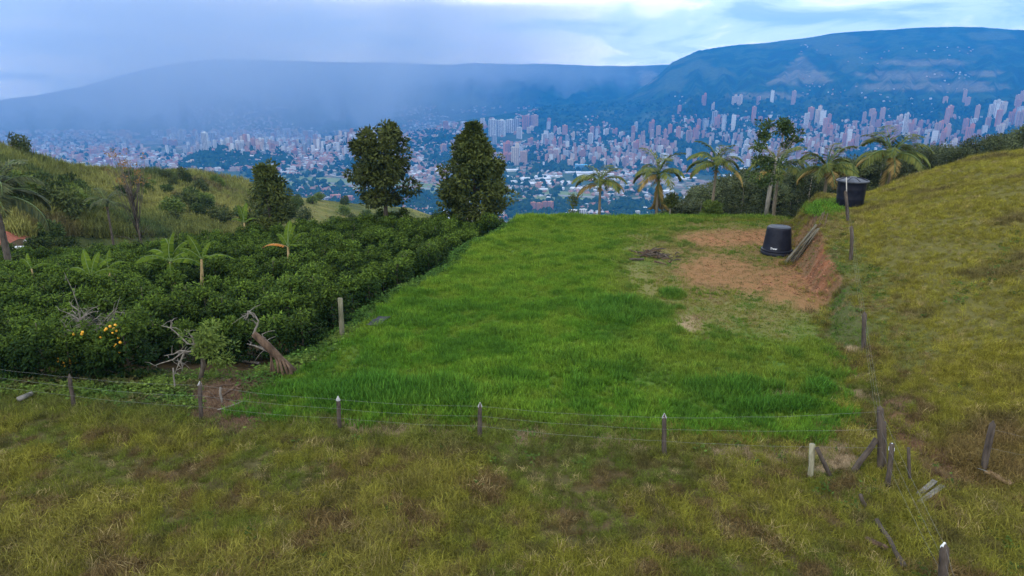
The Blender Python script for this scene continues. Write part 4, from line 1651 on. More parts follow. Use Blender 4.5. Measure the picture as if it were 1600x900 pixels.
# ------------------------------------------------------------------ coffee
COF = []
for k in range(6):
    g = np.random.default_rng(110 + k)
    Hh = 1.95
    cl, rd = [], []
    for i in range(58):
        t = g.uniform(0.06, 1)
        rmax = 0.84 * math.sqrt(max(0.02, 1 - t ** 2.6)) * (0.72 + 0.28 * min(1, t * 3))
        q = math.sqrt(g.uniform(0.15, 1)) * rmax
        a = g.uniform(0, 6.28)
        cl.append((q * math.cos(a), q * math.sin(a), Hh * (0.10 + 0.84 * t)))
        rd.append(0.21)
    b = MB()
    b.tube([(0, 0, -0.3), (0.03, 0, 0.9), (0, 0, 1.8)], [0.035, 0.028, 0.01], 5)
    for c in cl[:14]:
        b.tube([(0, 0, max(0.1, c[2] - 0.25)), c], [0.014, 0.006], 4)
    V, T = clump_leaves(cl, rd, 34, 0.155, 0.072, g, droop=0.45, up=0.9)
    # fresh leaves at the shoot tips; lit tops and shaded lower leaves painted in
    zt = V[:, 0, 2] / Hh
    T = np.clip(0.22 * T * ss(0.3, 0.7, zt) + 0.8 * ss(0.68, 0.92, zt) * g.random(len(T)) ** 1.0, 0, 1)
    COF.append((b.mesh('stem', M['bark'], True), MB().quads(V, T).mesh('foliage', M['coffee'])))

spots = []
g = np.random.default_rng(120)
yrow = 23.4
ri = 0
while yrow < 63:
    x = float(lawn_edge(yrow)) - (1.3 if yrow > 27 else 1.6) - g.uniform(0, 0.5)
    nth_ = 0
    while x > -0.80 * (yrow + 6) - 3:
        yy = yrow + 0.05 * (x + 10) + 0.5 * math.sin(x * 0.16 + ri * 0.2) + g.normal() * 0.1
        spots.append((x + g.normal() * 0.1, yy, g.uniform(0.86, 1.24), ri, nth_))
        nth_ += 1
        x -= 0.90 + 0.20 * g.random()
    yrow += 2.85
    ri += 1
spots = [s for s in spots if s[1] < float(np.interp(s[0], [-45, -12, 0], [61, 61.5, 57.5]))]
gap = [(at_uy(275, 36.6), 1.5), (at_uy(320, 35.4), 1.7), (at_uy(453, 42.6), 1.4), (at_uy(275, 38), 0.9), (at_uy(316, 37), 0.9), (at_uy(453, 44), 0.9), (at(420, 585), 2.6), (at(255, 600), 1.1), (at(375, 600), 2.2)]
spots = [s for s in spots if all((Vector((s[0], s[1], 0)) - Vector((q.x, q.y, 0))).length > r_ for q, r_ in gap)]
sx_, sy_ = np.array([s[0] for s in spots]), np.array([s[1] for s in spots])
sz_ = H(sx_, sy_)
su_, sv_ = proj(sx_, sy_, sz_ + 1.2)
order = np.argsort(np.where((su_ > -25) & (su_ < 830), sy_, sy_ + 500))
COFFEE_REST = []
NTH = ('first second third fourth fifth sixth seventh eighth ninth tenth eleventh twelfth thirteenth fourteenth fifteenth sixteenth seventeenth '
       'eighteenth nineteenth twentieth twenty-first twenty-second twenty-third twenty-fourth twenty-fifth twenty-sixth twenty-seventh '
       'twenty-eighth twenty-ninth thirtieth thirty-first thirty-second thirty-third thirty-fourth thirty-fifth thirty-sixth '
       'thirty-seventh thirty-eighth thirty-ninth fortieth farthest').split()
for rank, i in enumerate(order):
    x, y, s, r_i, n_th = spots[i]
    if rank < 300:
        u_ = su_[i]
        place = ('by the left edge' if u_ < 70 else 'left of the orange fruit tree' if u_ < 130 else 'around the orange fruit tree' if u_ < 230 else
                 'behind the bare grey branches' if u_ < 340 else 'behind the torn stump' if u_ < 450 else 'left of the mossy posts' if u_ < 520 else
                 'by the mossy posts' if u_ < 600 else 'beside the lawn rim')
        ordw = ['front', 'second', 'third', 'fourth', 'fifth', 'sixth', 'seventh', 'eighth', 'ninth', 'tenth', 'eleventh', 'twelfth', 'thirteenth', 'fourteenth',
                'fifteenth', 'sixteenth', 'seventeenth', 'eighteenth', 'nineteenth', 'twentieth', 'last', 'last', 'last'][r_i]
        t = thing('coffee_bush', f'{NTH[min(n_th, len(NTH) - 1)]} coffee bush from the lawn in the {ordw} row, {place}', 'coffee bush', (x, y, sz_[i] - 0.02), g.uniform(0, 6.28),
                  'coffee bushes planted in rows', (s * 1.02, s * 1.02, s))
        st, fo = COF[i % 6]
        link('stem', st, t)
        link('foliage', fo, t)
    else:
        COFFEE_REST.append((x, y, sz_[i] - 0.02, s))

# ------------------------------------------------------------------ instanced ground cover (stuff)
def scatter(name, label, pts, rot, scl, idx, col, protos):
    me_ = bpy.data.meshes.new(name)
    me_.vertices.add(len(pts))
    me_.vertices.foreach_set('co', np.asarray(pts, np.float32).ravel())
    for an, ty, arr, fld in (('rot', 'FLOAT_VECTOR', rot, 'vector'), ('scl', 'FLOAT_VECTOR', scl, 'vector'), ('idx', 'INT', idx, 'value')):
        a = me_.attributes.new(an, ty, 'POINT')
        a.data.foreach_set(fld, np.asarray(arr, np.int32 if ty == 'INT' else np.float32).ravel())
    if col is not None:
        a = me_.attributes.new('tcol', 'FLOAT_COLOR', 'POINT')
        a.data.foreach_set('color', np.concatenate([col, np.ones((len(pts), 1))], 1).astype(np.float32).ravel())
    ng = bpy.data.node_groups.new(name + '_spread', 'GeometryNodeTree')
    ng.interface.new_socket('Geometry', in_out='INPUT', socket_type='NodeSocketGeometry')
    ng.interface.new_socket('Geometry', in_out='OUTPUT', socket_type='NodeSocketGeometry')
    nn, ll = ng.nodes, ng.links
    gi, go = nn.new('NodeGroupInput'), nn.new('NodeGroupOutput')
    jn = nn.new('GeometryNodeJoinGeometry')              # each prototype is one instance, so an index picks one
    for m_e in protos:
        oi = nn.new('GeometryNodeObjectInfo')
        oi.inputs['Object'].default_value = m_e
        oi.inputs['As Instance'].default_value = True
        ll.new(oi.outputs['Geometry'], jn.inputs[0])

    def na(an, ty):
        q = nn.new('GeometryNodeInputNamedAttribute')
        q.data_type = ty
        q.inputs['Name'].default_value = an
        return q.outputs['Attribute']
    ip = nn.new('GeometryNodeInstanceOnPoints')
    ll.new(gi.outputs[0], ip.inputs['Points'])
    ll.new(jn.outputs[0], ip.inputs['Instance'])
    ip.inputs['Pick Instance'].default_value = True
    ll.new(na('idx', 'INT'), ip.inputs['Instance Index'])
    e2r = nn.new('FunctionNodeEulerToRotation')
    ll.new(na('rot', 'FLOAT_VECTOR'), e2r.inputs[0])
    ll.new(e2r.outputs[0], ip.inputs['Rotation'])
    ll.new(na('scl', 'FLOAT_VECTOR'), ip.inputs['Scale'])
    ll.new(ip.outputs[0], go.inputs[0])
    o = link(name, me_)
    md = o.modifiers.new('spread', 'NODES')
    md.node_group = ng
    return kind(o, 'stuff', label)


def proto(name, me_):
    return bpy.data.objects.new(name, me_)           # never linked to the scene: only a source of geometry


def tuft(seed, n, L, Wd, spread, lean, curl, name='tuft', stalk=0):
    g = np.random.default_rng(seed)
    b = MB()
    for k in range(n + stalk):
        a, q = g.uniform(0, 6.28), spread * math.sqrt(g.random())
        p = np.array([q * math.cos(a), q * math.sin(a), -0.03])
        ln = L * g.uniform(0.55, 1.2) * (1.7 if k >= n else 1)
        w = Wd * g.uniform(0.7, 1.3) * (0.6 if k >= n else 1)
        h = g.uniform(0, 6.28)
        el = math.pi / 2 - abs(g.normal(0, lean))
        hd = np.array([math.cos(h), math.sin(h), 0])
        sd_ = np.array([-math.sin(h), math.cos(h), 0])
        pts = [p]
        for s in range(3):
            dv = hd * math.cos(el) + np.array([0, 0, 1]) * math.sin(el)
            pts.append(pts[-1] + dv * ln / 3)
            el -= curl * g.uniform(0.4, 1.4)
        v, f = [], []
        for i, ww in enumerate((1, 0.85, 0.6)):
            v += [pts[i] - sd_ * w * ww / 2, pts[i] + sd_ * w * ww / 2]
        v.append(pts[3])
        b.add(v, [(0, 1, 3, 2), (2, 3, 5, 4), (4, 5, 6)], 0, float(g.random()))
    return b.mesh(name, M['grass'])


T_LAWN = [proto('lawn_tuft', tuft(200 + k, 34, 0.24, 0.016, 0.14, 0.30, 0.25)) for k in range(4)]
T_PAST = [proto('pasture_tuft', tuft(210 + k, 48, 0.27, 0.010, 0.18, 0.85, 0.6, stalk=2)) for k in range(5)]
T_SHORT = [proto('short_tuft', tuft(220 + k, 22, 0.10, 0.013, 0.13, 0.7, 0.4)) for k in range(3)]


def leafy(seed, n=26, L=0.12, Wd=0.07, R_=0.2, hh=0.16):
    g = np.random.default_rng(seed)
    c = np.stack([g.normal(0, R_ * 0.6, n), g.normal(0, R_ * 0.6, n), g.uniform(0.0, hh, n)], 1)
    d = rdir(n, g) * np.array([1, 1, 0.35])
    V = leafq(c, d, np.array([0, 0, 1]) + g.normal(scale=0.4, size=(n, 3)), L * g.uniform(0.6, 1.3, n), Wd * g.uniform(0.6, 1.3, n))
    return MB().quads(V, g.random(n)).mesh('weed', M['grass'])


T_WEED = [proto('weed_clump', leafy(230 + k)) for k in range(3)]

# --- where tufts grow
g = np.random.default_rng(300)


def cand(n, x0, x1, y0, y1):
    return g.uniform(x0, x1, n), g.uniform(y0, y1, n)


def in_frame(x, y, z, m=420):
    u, v = proj(x, y, z)
    return (u > -m) & (u < 1600 + m) & (v < 900 + m)


def pick_cols(base, w):
    return base * w[:, None]


def emit(name, label, x, y, z, Z, prob, protos, colour, lo, hi, hz=(0.8, 1.2), tilt=0.12, gg=None):
    k = g.random(len(x)) < prob
    x, y, z, c = x[k], y[k], z[k], colour[k]
    n = len(x)
    rot = np.stack([g.normal(0, tilt, n), g.normal(0, tilt, n), g.uniform(0, 6.28, n)], 1)
    s = g.uniform(lo, hi, n)
    if gg is not None:
        s = s * gg[k]
    scl = np.stack([s, s, s * g.uniform(*hz, n)], 1)
    return scatter(name, label, np.stack([x, y, z], 1), rot, scl, g.integers(0, len(protos), n), np.clip(c, 0.004, 0.9), protos)


# pasture in the foreground and grass of the hill
x, y = cand(80000, -26, 28, 6.5, 22)
x2, y2 = cand(64000, 9.5, 46, 15, 50)
x, y = np.concatenate([x, x2]), np.concatenate([y, y2])
z = H(x, y)
k = in_frame(x, y, z)
x, y, z = x[k], y[k], z[k]
Z = zones(x, y, z)
n1, n2, n3 = Z['n1'], Z['n2'], Z['n3']
hillw = Z['hill']
pasture = np.clip((1 - Z['lawn']) * (1 - Z['field']) * (1 - Z['bank']) * (1 - Z['red']) * (1 - Z['verge']) * (1 - Z['debris']), 0, 1)
flat = pasture
bare = np.maximum.reduce([Z['straw'] * 0.8, Z['trail'] * 0.95, Z['dirt']])
prob = np.clip(flat, 0, 1) * (1 - 0.85 * bare) * (0.78 + 0.22 * ss(-0.22, 0.1, n1)) * np.where(y > 20.5, 0.9, 0.8) * (0.75 + 0.25 * ss(-0.12, 0.0, fbm(x * 2.6, y * 2.6, 2, 7) - 0.5))
col = np.broadcast_to(c3((0.195, 0.188, 0.028)), (len(x), 3)).copy()
nb = fbm(x * 0.5 + 31, y * 0.5, 4, 8) - 0.5
nc = fbm(x * 1.7 + 7, y * 1.7, 3, 9) - 0.5
col = mixc(col, (0.225, 0.205, 0.040), ss(0.02, 0.2, nb) * 0.9)
col = mixc(col, (0.115, 0.145, 0.024), ss(-0.03, -0.2, nb) * 0.9)
col = mixc(col, (0.135, 0.085, 0.042), ss(0.07, 0.2, nc) * 0.85)
col = mixc(col, (0.085, 0.062, 0.034), ss(-0.10, -0.22, nc) * 0.6)
col = mixc(col, (0.27, 0.245, 0.036), hillw * 0.75)
col = mixc(col, (0.13, 0.10, 0.05), hillw * ss(0.08, 0.22, nb) * 0.7)
col = mixc(col, (0.33, 0.255, 0.12), (g.random(len(x)) < 0.055) * 0.85)
col = mixc(col, (0.19, 0.125, 0.055), blob(Z['u'], Z['v'], 1545, 715, 95, 50, 0.7, n1 * 2) * 0.75)
near_f = ss(15.6, 18.2, y + 0.16 * x) * ss(8, 2, x)
col = mixc(col, (0.075, 0.125, 0.022), near_f * (1 - hillw) * 0.6)
col = col * (1 + 0.30 * g.normal(size=(len(x), 1)).clip(-1.5, 1.8))
emit('pasture_grass', 'rough olive and straw coloured grass over the foreground and the hill', x, y, z, Z, prob, T_PAST, col, 0.65, 1.2, tilt=0.25,
     gg=(1 + 1.3 * np.clip(nb, -0.3, 0.3)) * (1 - 0.45 * Z['shelf']) * (1 - 0.15 * hillw))

# lawn
x, y = cand(78000, -9, 22, 17, 53.5)
z = H(x, y)
Z = zones(x, y, z)
n1, n2, n3 = Z['n1'], Z['n2'], Z['n3']
lush = 1 - np.maximum(Z['worn'], 0)
prob = Z['lawn'] * (1 - 0.985 * ss(0, 0.6, Z['dirt'])) * (1 - 0.8 * Z['straw']) * (0.45 + 0.55 * lush) * (1 - 0.5 * blob(Z['u'], Z['v'], 1170, 405, 125, 52, 0.8, n1 * 1.4)) * (1 - 0.85 * blob(Z['u'], Z['v'], 1025, 405, 40, 12))
nb = fbm(x * 0.45 + 3, y * 0.45, 4, 2) - 0.5
col = np.broadcast_to(c3((0.103, 0.220, 0.020)), (len(x), 3)).copy()
col = mixc(col, (0.150, 0.260, 0.026), ss(0.0, 0.18, nb))
col = mixc(col, (0.075, 0.17, 0.020), ss(-0.02, -0.18, nb) * 0.9)
col = mixc(col, (0.175, 0.262, 0.028), ss(27, 44, y) * (1 - Z['worn']) * 0.75)
col = mixc(col, (0.215, 0.225, 0.042), Z['worn'] * 0.9)
col = mixc(col, (0.27, 0.20, 0.085), Z['worn'] * ss(-0.02, 0.12, n1) * 0.8)
thin_ = blob(Z['u'], Z['v'], 1190, 545, 190, 75, 0.9, n1 * 1.5)
col = mixc(col, (0.185, 0.215, 0.034), thin_ * 0.6)
nf = fbm(x * 1.3 + 11, y * 1.3, 3, 5) - 0.5
col = mixc(col, (0.170, 0.245, 0.028), ss(0.04, 0.2, nf) * 0.65)
col = mixc(col, (0.062, 0.150, 0.018), ss(-0.05, -0.2, nf) * 0.65)
clumps_dark = np.maximum.reduce([blob(Z['u'], Z['v'], 1275, 611, 22, 9, 0.5, n3), blob(Z['u'], Z['v'], 1150, 610, 66, 16, 0.6, n3),
                                 blob(Z['u'], Z['v'], 980, 487, 75, 20, 0.7, n3), blob(Z['u'], Z['v'], 1225, 635, 70, 12, 0.6, n3),
                                 blob(Z['u'], Z['v'], 1050, 462, 20, 6, 0.5, n3), blob(Z['u'], Z['v'], 620, 620, 160, 24, 0.8, n1 * 2)])
col = mixc(col, (0.055, 0.155, 0.019), clumps_dark * 0.8)
tall = 1 + 1.0 * clumps_dark - 0.25 * thin_ - 1.3 * np.clip(nf, -0.3, 0.2) + 1.0 * np.clip(nb, -0.3, 0.3) - 0.55 * Z['worn'] + 0.35 * ss(24, 19, y) * ss(4, -4, x) + 0.5 * ss(49.5, 51.5, y)
col = col * (1 + 0.16 * g.normal(size=(len(x), 1)).clip(-1.5, 1.5))
emit('lawn_grass', 'bright green lawn grass of the level hilltop', x, y, z, Z, prob, T_LAWN, col, 0.75, 1.15, gg=np.clip(tall, 0.3, 2))

# short turf on the shelf above the cut and on the worn ground
x, y = cand(30000, 7.5, 24, 16, 52)
z = H(x, y)
Z = zones(x, y, z)
prob = np.clip(np.maximum.reduce([Z['shelf'], Z['bank'], Z['worn'] * Z['lawn'] * 0.9, Z['red'] * (0.1 + 0.5 * ss(36.5, 40, y))]) * (1 - 0.55 * Z['dirt']), 0, 1) * 0.8
nb = fbm(x * 0.8 + 3, y * 0.8, 4, 2) - 0.5
col = np.broadcast_to(c3((0.17, 0.17, 0.032)), (len(x), 3)).copy()
col = mixc(col, (0.075, 0.16, 0.022), np.maximum(Z['bank'] * 0.7, ss(0.03, 0.15, nb)))
col = mixc(col, (0.24, 0.17, 0.08), ss(-0.03, -0.15, nb))
col = mixc(col, (0.215, 0.155, 0.07), Z['dirt'] * 0.9)
lushb = blob(Z['u'], Z['v'], 1287, 325, 30, 12, 0.6, Z['n3'])
prob = np.maximum(prob, lushb)
col = mixc(col, (0.10, 0.21, 0.025), lushb)
emit('short_turf', 'short patchy turf on the bank and the worn ground', x, y, z, Z, prob, T_SHORT + T_SHORT[:1], col, 0.8, 1.5, gg=1 + 1.6 * lushb)

# weeds along the lawn rim and beyond the front fence on the left
x, y = cand(30000, -26, 1, 17, 50)
z = H(x, y)
Z = zones(x, y, z)
prob = np.clip(Z['weeds'] * 1.0 + Z['verge'] * 0.9 * (1 - Z['lawn']) * (1 - Z['debris']) + Z['debris'] * 0.05, 0, 1) * (0.4 + 0.6 * ss(-0.15, 0.1, Z['n1']))
col = np.broadcast_to(c3((0.065, 0.135, 0.026)), (len(x), 3)).copy()
col = mixc(col, (0.13, 0.19, 0.035), ss(0.0, 0.2, Z['n2']))
col = mixc(col, (0.11, 0.085, 0.04), ss(0.06, 0.18, Z['n1']) * Z['verge'] * 0.8)
emit('weeds', 'low leafy weeds along the lawn rim and behind the left fence', x, y, z, Z, prob, T_WEED, col, 0.7, 1.5)

def clod(seed):
    q = np.random.default_rng(seed)
    b = MB()
    pr = [(0.02, -0.5), (0.75, -0.3), (1.0, 0.1), (0.6, 0.5), (0.02, 0.62)]
    b.lathe([(r_ * q.uniform(0.8, 1.2), z_) for r_, z_ in pr], 7)
    b.v = [(x_ * q.uniform(0.75, 1.25), y_ * q.uniform(0.75, 1.25), z_) for x_, y_, z_ in b.v]
    return b.mesh('clod', M['clod'])


m_ = Mat('soil_clod', 0.95, 0.1)
m_.base(m_.attr('tcol', 'INSTANCER'))
M['clod'] = m_.m
T_CLOD = [proto('clod', clod(260 + k)) for k in range(3)]
x, y = cand(26000, 9, 19, 27, 51)
z = H(x, y)
Z = zones(x, y, z)
foot = np.exp(-((x - bank_foot(y)) / 0.5) ** 2) * ss(30, 33, y)
prob = np.clip(0.20 * Z['dirt'] * (Z['n1'] > 0.02) + 0.22 * Z['red'] + 0.35 * foot, 0, 1)
col = np.broadcast_to(c3((0.21, 0.105, 0.056)), (len(x), 3)) * g.uniform(0.55, 1.25, (len(x), 1))
emit('soil_clods', 'crumbled red soil clods on the bank and the bare ground', x, y, z, Z, prob, T_CLOD, col, 0.018, 0.07, (0.5, 0.9), 0.4)
x, y = cand(9000, -24, 30, 8, 40)
z = H(x, y)
k = in_frame(x, y, z)
x, y, z = x[k], y[k], z[k]
Z = zones(x, y, z)
prob = np.clip((1 - Z['field']) * (1 - Z['red']) * (1 - Z['dirt']), 0, 1) * 0.22 * ss(-0.02, 0.12, fbm(x * 0.3, y * 0.3, 3, 1) - 0.5)
col = np.broadcast_to(c3((0.085, 0.14, 0.028)), (len(x), 3)) * g.uniform(0.6, 1.3, (len(x), 1))
emit('pasture_weeds', 'scattered broad leaved weeds in the grass', x, y, z, Z, prob, T_WEED, col, 0.5, 1.1, gg=1 - 0.3 * Z['lawn'])

# cane grass on the hillside beyond the coffee field
T_CANE = [proto('cane_tuft', tuft(240 + k, 26, 1.5, 0.10, 0.7, 0.35, 0.35, 'cane')) for k in range(3)]
uu, vv = g.uniform(-60, 800, 24000), g.uniform(225, 372, 24000)
cp = march(uu, vv, 330, 57)
ok = ~np.isnan(cp[:, 0]) & (cp[:, 1] > 62.5)
cp, uu, vv = cp[ok], uu[ok], vv[ok]
nb = fbm(cp[:, 0] * 0.03, cp[:, 1] * 0.03, 4, 4) - 0.5
nc = fbm(cp[:, 0] * 0.12, cp[:, 1] * 0.12, 3, 2) - 0.5
col = np.broadcast_to(c3((0.17, 0.185, 0.05)), (len(cp), 3)).copy()
col = mixc(col, (0.27, 0.265, 0.075), ss(0.0, 0.15, nb))
col = mixc(col, (0.075, 0.105, 0.035), ss(-0.02, -0.16, nb))
col = mixc(col, (0.15, 0.115, 0.055), ss(0.06, 0.18, nc) * 0.7)
smooth_hill = ss(370, 420, uu)
pr = np.where(uu > 400, 0.45, 0.9)
emit('cane_grass', 'tall cane grass covering the hillside beyond the coffee field', cp[:, 0], cp[:, 1], cp[:, 2], None, pr, T_CANE, col, 0.5, 1.1,
     gg=1 - 0.72 * smooth_hill + 0 * uu)

# the farther coffee rows, past the three hundred nearest bushes
if COFFEE_REST:
    P4 = np.array(COFFEE_REST)
    n = len(P4)
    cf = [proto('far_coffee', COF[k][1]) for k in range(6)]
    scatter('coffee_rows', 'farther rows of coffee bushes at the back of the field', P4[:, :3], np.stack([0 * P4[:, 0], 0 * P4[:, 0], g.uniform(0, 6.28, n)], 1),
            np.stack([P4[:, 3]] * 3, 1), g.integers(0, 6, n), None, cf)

# brown litter of the cleared spot and the trail
T_LIT = [proto('litter_tuft', tuft(250 + k, 26, 0.34, 0.012, 0.2, 1.3, 0.1, 'litter')) for k in range(3)]
x, y = cand(16000, -12, 14, 14.5, 22.5)
z = H(x, y)
Z = zones(x, y, z)
prob = np.clip(Z['debris'] * 0.8 + Z['trail'] * 0.7 + Z['straw'] * 0.6, 0, 1)
col = np.broadcast_to(c3((0.20, 0.135, 0.085)), (len(x), 3)).copy()
col = mixc(col, (0.36, 0.28, 0.17), Z['straw'] * 0.8)
col = mixc(col, (0.10, 0.06, 0.04), (g.random(len(x)) < 0.3) * Z['debris'])
emit('dry_litter', 'dry straw and twigs lying on the bare patches', x, y, z, Z, prob, T_LIT, col, 0.5, 1.0, (0.4, 0.8))

# ------------------------------------------------------------------ fences and loose timber
def rough_post(h, r, seed, tip=0.0, bend=0.0, n=8):
    g = np.random.default_rng(seed)
    b = MB()
    zs = [-0.25, 0.1, h * 0.35, h * 0.65, h - tip]
    pts = [(bend * math.sin(2.2 * max(z, 0) / h) + g.normal() * 0.008, g.normal() * 0.008, z) for z in zs]
    rad = [r * g.uniform(0.9, 1.1) for _ in zs]
    if tip:
        pts.append((pts[-1][0], pts[-1][1], h)); rad.append(r * 0.12)
    b.tube(pts, rad, n)
    return b


def tilt_to(o, foot, top):
    d = (top - foot)
    o.location = foot
    o.rotation_euler = d.to_track_quat('Z', 'Y').to_euler()
    return d.length


def hit_line(u, v, y):
    """point on the pixel ray at distance y along the view"""
    d = rays(u, v)
    t = y / float(d[1])
    return Vector((float(d[0]) * t, y, CAM_H + float(d[2]) * t))


fence = thing('wire_fence', 'barbed wire fence on wooden posts along the near edge of the lawn and the coffee', 'fence', at(750, 684))
F0 = fence.location.copy()
front = [(-90, 608, -100, 556, 0), (115, 636, 108, 584, 0), (315, 656, 312, 596, 1), (531, 671, 528, 619, 1), (750, 685, 750, 629, 1), (1038, 712, 1038, 646, 1), (1376, 735, 1375, 634, 2)]
tops = []
for i, (ub, vb, ut, vt, capk) in enumerate(front):
    foot = at(ub, vb)
    top = hit_line(ut, vt, foot.y + 0.02)
    h = (top - foot).length
    pm = rough_post(h, 0.062 if capk < 2 else 0.085, 400 + i, 0.12 if capk < 2 else 0.1).mesh('post', M['post'], True)
    o = link('post', pm, fence)
    tilt_to(o, foot - F0, top - F0)
    if capk == 1:
        c = MB()
        c.tube([(0, 0, h - 0.135), (0, 0, h - 0.11), (0, 0, h + 0.006)], [0.068, 0.064, 0.012], 8)
        cap = link('cap', c.mesh('cap', M['zinc']), o)
    tops.append((foot, top))
lit = [0.93, 0.66, 0.38]


def sag_wires(parent, origin, ends, levels, seed, r=0.0019, sag=0.06, barbs=False):
    g = np.random.default_rng(seed)
    for lv in levels:
        b = MB()
        pts = []
        for (f0, t0), (f1, t1) in zip(ends[:-1], ends[1:]):
            a, c = f0.lerp(t0, lv), f1.lerp(t1, lv)
            for k in range(8):
                q = k / 8
                p = a.lerp(c, q)
                pts.append(p + Vector((0, -0.07, -sag * g.uniform(0.7, 1.2) * 4 * q * (1 - q))) - origin)
        pts.append(ends[-1][0].lerp(ends[-1][1], lv) + Vector((0, -0.07, 0)) - origin)
        b.tube(pts, r, 4)
        if barbs:
            for p, q in zip(pts[:-1], pts[1:]):
                for s in (0.25, 0.75):
                    m = p.lerp(q, s)
                    b.tube([m + Vector((0, 0.02, 0.02)), m - Vector((0, 0.02, 0.02))], 0.004, 3)
        link('wire', b.mesh('wire', M['wire']), parent)


sag_wires(fence, F0, tops, lit, 420)

bankf = thing('wire_fence', 'barbed wire fence climbing along the top of the cut bank to the lidded tank', 'fence', at(1349, 545))
B0 = bankf.location.copy()
back = [(1497, 990, 1492, 900), (1472, 925, 1476, 848), (1376, 735, 1375, 634), (1349, 546, 1351, 487), (1330, 406, 1331, 352), (1325, 346, 1320, 297)]
tops = []
for i, (ub, vb, ut, vt) in enumerate(back):
    foot = at(ub, vb)
    top = hit_line(ut, vt, foot.y + 0.02)
    h = (top - foot).length
    tops.append((foot, top))
    if i in (0, 2):
        continue
    o = link('post', rough_post(h, 0.088 if i != 5 else 0.095, 430 + i, 0.12, 0.06 if i == 5 else 0.0).mesh('post', M['post'], True), bankf)
    tilt_to(o, foot - B0, top - B0)
    if i == 1:
        o['label'] = 'post with a white painted tip at the bottom of the photo'
        c = MB()
        c.tube([(0, 0, h - 0.19), (0, 0, h - 0.12), (0, 0, h + 0.006)], [0.08, 0.08, 0.015], 8)
        link('painted_tip', c.mesh('painted_tip', M['white_tip']), o)
sag_wires(bankf, B0, tops, [0.92, 0.62, 0.32], 440, r=0.0016)

rightf = thing('wire_fence', 'slack wire from the leaning right post to the corner post and past the frame', 'fence', at(1536, 738))
R0 = rightf.location.copy()
fo = at(1536, 738)
to = hit_line(1552, 657, fo.y + 0.1)
o = link('post', rough_post((to - fo).length, 0.085, 450, 0.12).mesh('post', M['post'], True), rightf)
tilt_to(o, fo - R0, to - R0)
fr_, tr_ = at(1720, 760), None
tr_ = fr_ + Vector((0.1, 0, 1.3))
cf_ = at(1376, 735)
sag_wires(rightf, R0, [(fo, to), (fr_, tr_)], [0.85, 0.5], 451, sag=0.08)
loop = MB()
loop.tube([fo - R0 + Vector((0.16 * math.cos(a), 0.16 * math.sin(a), 0.12 + 0.03 * math.sin(2 * a))) for a in np.linspace(0, 6.0, 14)], 0.008, 4)
link('wire_loop', loop.mesh('wire_loop', M['wire']), rightf)


def timber(name, label, cat, a, b_, r, mat, seed, r2=None, flat=False, tip=0.0, cap=None):
    d = b_ - a
    h = d.length
    t = thing(name, label, cat, a)
    t.rotation_euler = d.to_track_quat('Z', 'Y').to_euler()
    if flat:
        m = MB()
        g = np.random.default_rng(seed)
        m.box((0, 0, h / 2), (r * 2.6, r * 0.7, h))
        m.box((r * 0.5, r * 0.36, h * 0.5), (r * 1.2, r * 0.12, h * 0.96))
        bo = m.mesh('board', M[mat])
        link('board', bo, t)
    else:
        link('shaft', rough_post(h, r, seed, tip, 0.02).mesh('shaft', M[mat], True), t)
    if cap:
        c = MB()
        c.tube([(0, 0, h - 0.19), (0, 0, h - 0.11), (0, 0, h + 0.008)], [r * 1.06, r * 1.04, 0.014], 8)
        link('painted_tip', c.mesh('painted_tip', M['white_tip']), t)
    return t


def stick(name, label, cat, ub, vb, ut, vt, r, mat, seed, dy=0.05, **kw):
    a = at(ub, vb)
    return timber(name, label, cat, a, hit_line(ut, vt, a.y + dy), r, mat, seed, **kw)


def lying(name, label, cat, u1, v1, u2, v2, r, mat, seed, **kw):
    up = Vector((0, 0, r * 0.9 + 0.05))
    return timber(name, label, cat, at(u1, v1) + up, at(u2, v2) + up, r, mat, seed, **kw)


stick('wooden_post', 'pale lichen covered post with a brown brace leaning on it', 'post', 1266, 746, 1271, 694, 0.072, 'pale_post', 460)
stick('brace_pole', 'dark brown brace pole leaning against the pale lichen post', 'pole', 1298, 744, 1276, 700, 0.06, 'post', 461, dy=-0.1)
stick('brace_pole', 'dark brace pole leaning left from the tall corner post', 'pole', 1332, 738, 1371, 686, 0.075, 'post', 462, dy=0.15)
stick('wooden_post', 'thinner dark post standing close behind the tall corner post', 'post', 1382, 733, 1381, 659, 0.06, 'post', 463, dy=0.1)
stick('wooden_post', 'dark post with a white painted tip right of the corner post', 'post', 1387, 760, 1394, 693, 0.068, 'post', 464, cap=True)
stick('wooden_stake', 'thin grey stake with a pale base beside the brown trail', 'stake', 1421, 752, 1419, 699, 0.042, 'post', 465)
lying('plank', 'brown plank lying at the foot of the leaning right post', 'plank', 1540, 742, 1580, 762, 0.07, 'plank', 466, flat=True)
lying('plank', 'grey plank lying in the grass, upper of the two beside the trail end', 'plank', 1434, 778, 1460, 756, 0.05, 'grey_plank', 467, flat=True)
lying('plank', 'grey plank lying in the grass, lower of the two beside the trail end', 'plank', 1436, 790, 1472, 764, 0.05, 'grey_plank', 468, flat=True)
stick('wooden_stake', 'short dark broken stake in the foreground grass', 'stake', 1352, 793, 1344, 772, 0.045, 'post', 469)
lying('fallen_pole', 'dark fallen pole lying in the foreground grass below the broken stake', 'pole', 1374, 828, 1410, 890, 0.055, 'post', 470)
lying('log', 'short brown log half hidden in the grass beside the fallen pole', 'log', 1370, 857, 1384, 864, 0.06, 'dead_wood', 471)
lying('stone', 'pale broken stone lying at the left end of the weedy strip', 'stone', 42, 625, 52, 621, 0.09, 'grey_plank', 472)
stick('mossy_post', 'broad mossy post standing among the coffee left of the black plastic sheet', 'post', 535, 527, 532, 466, 0.10, 'mossy_post', 473)
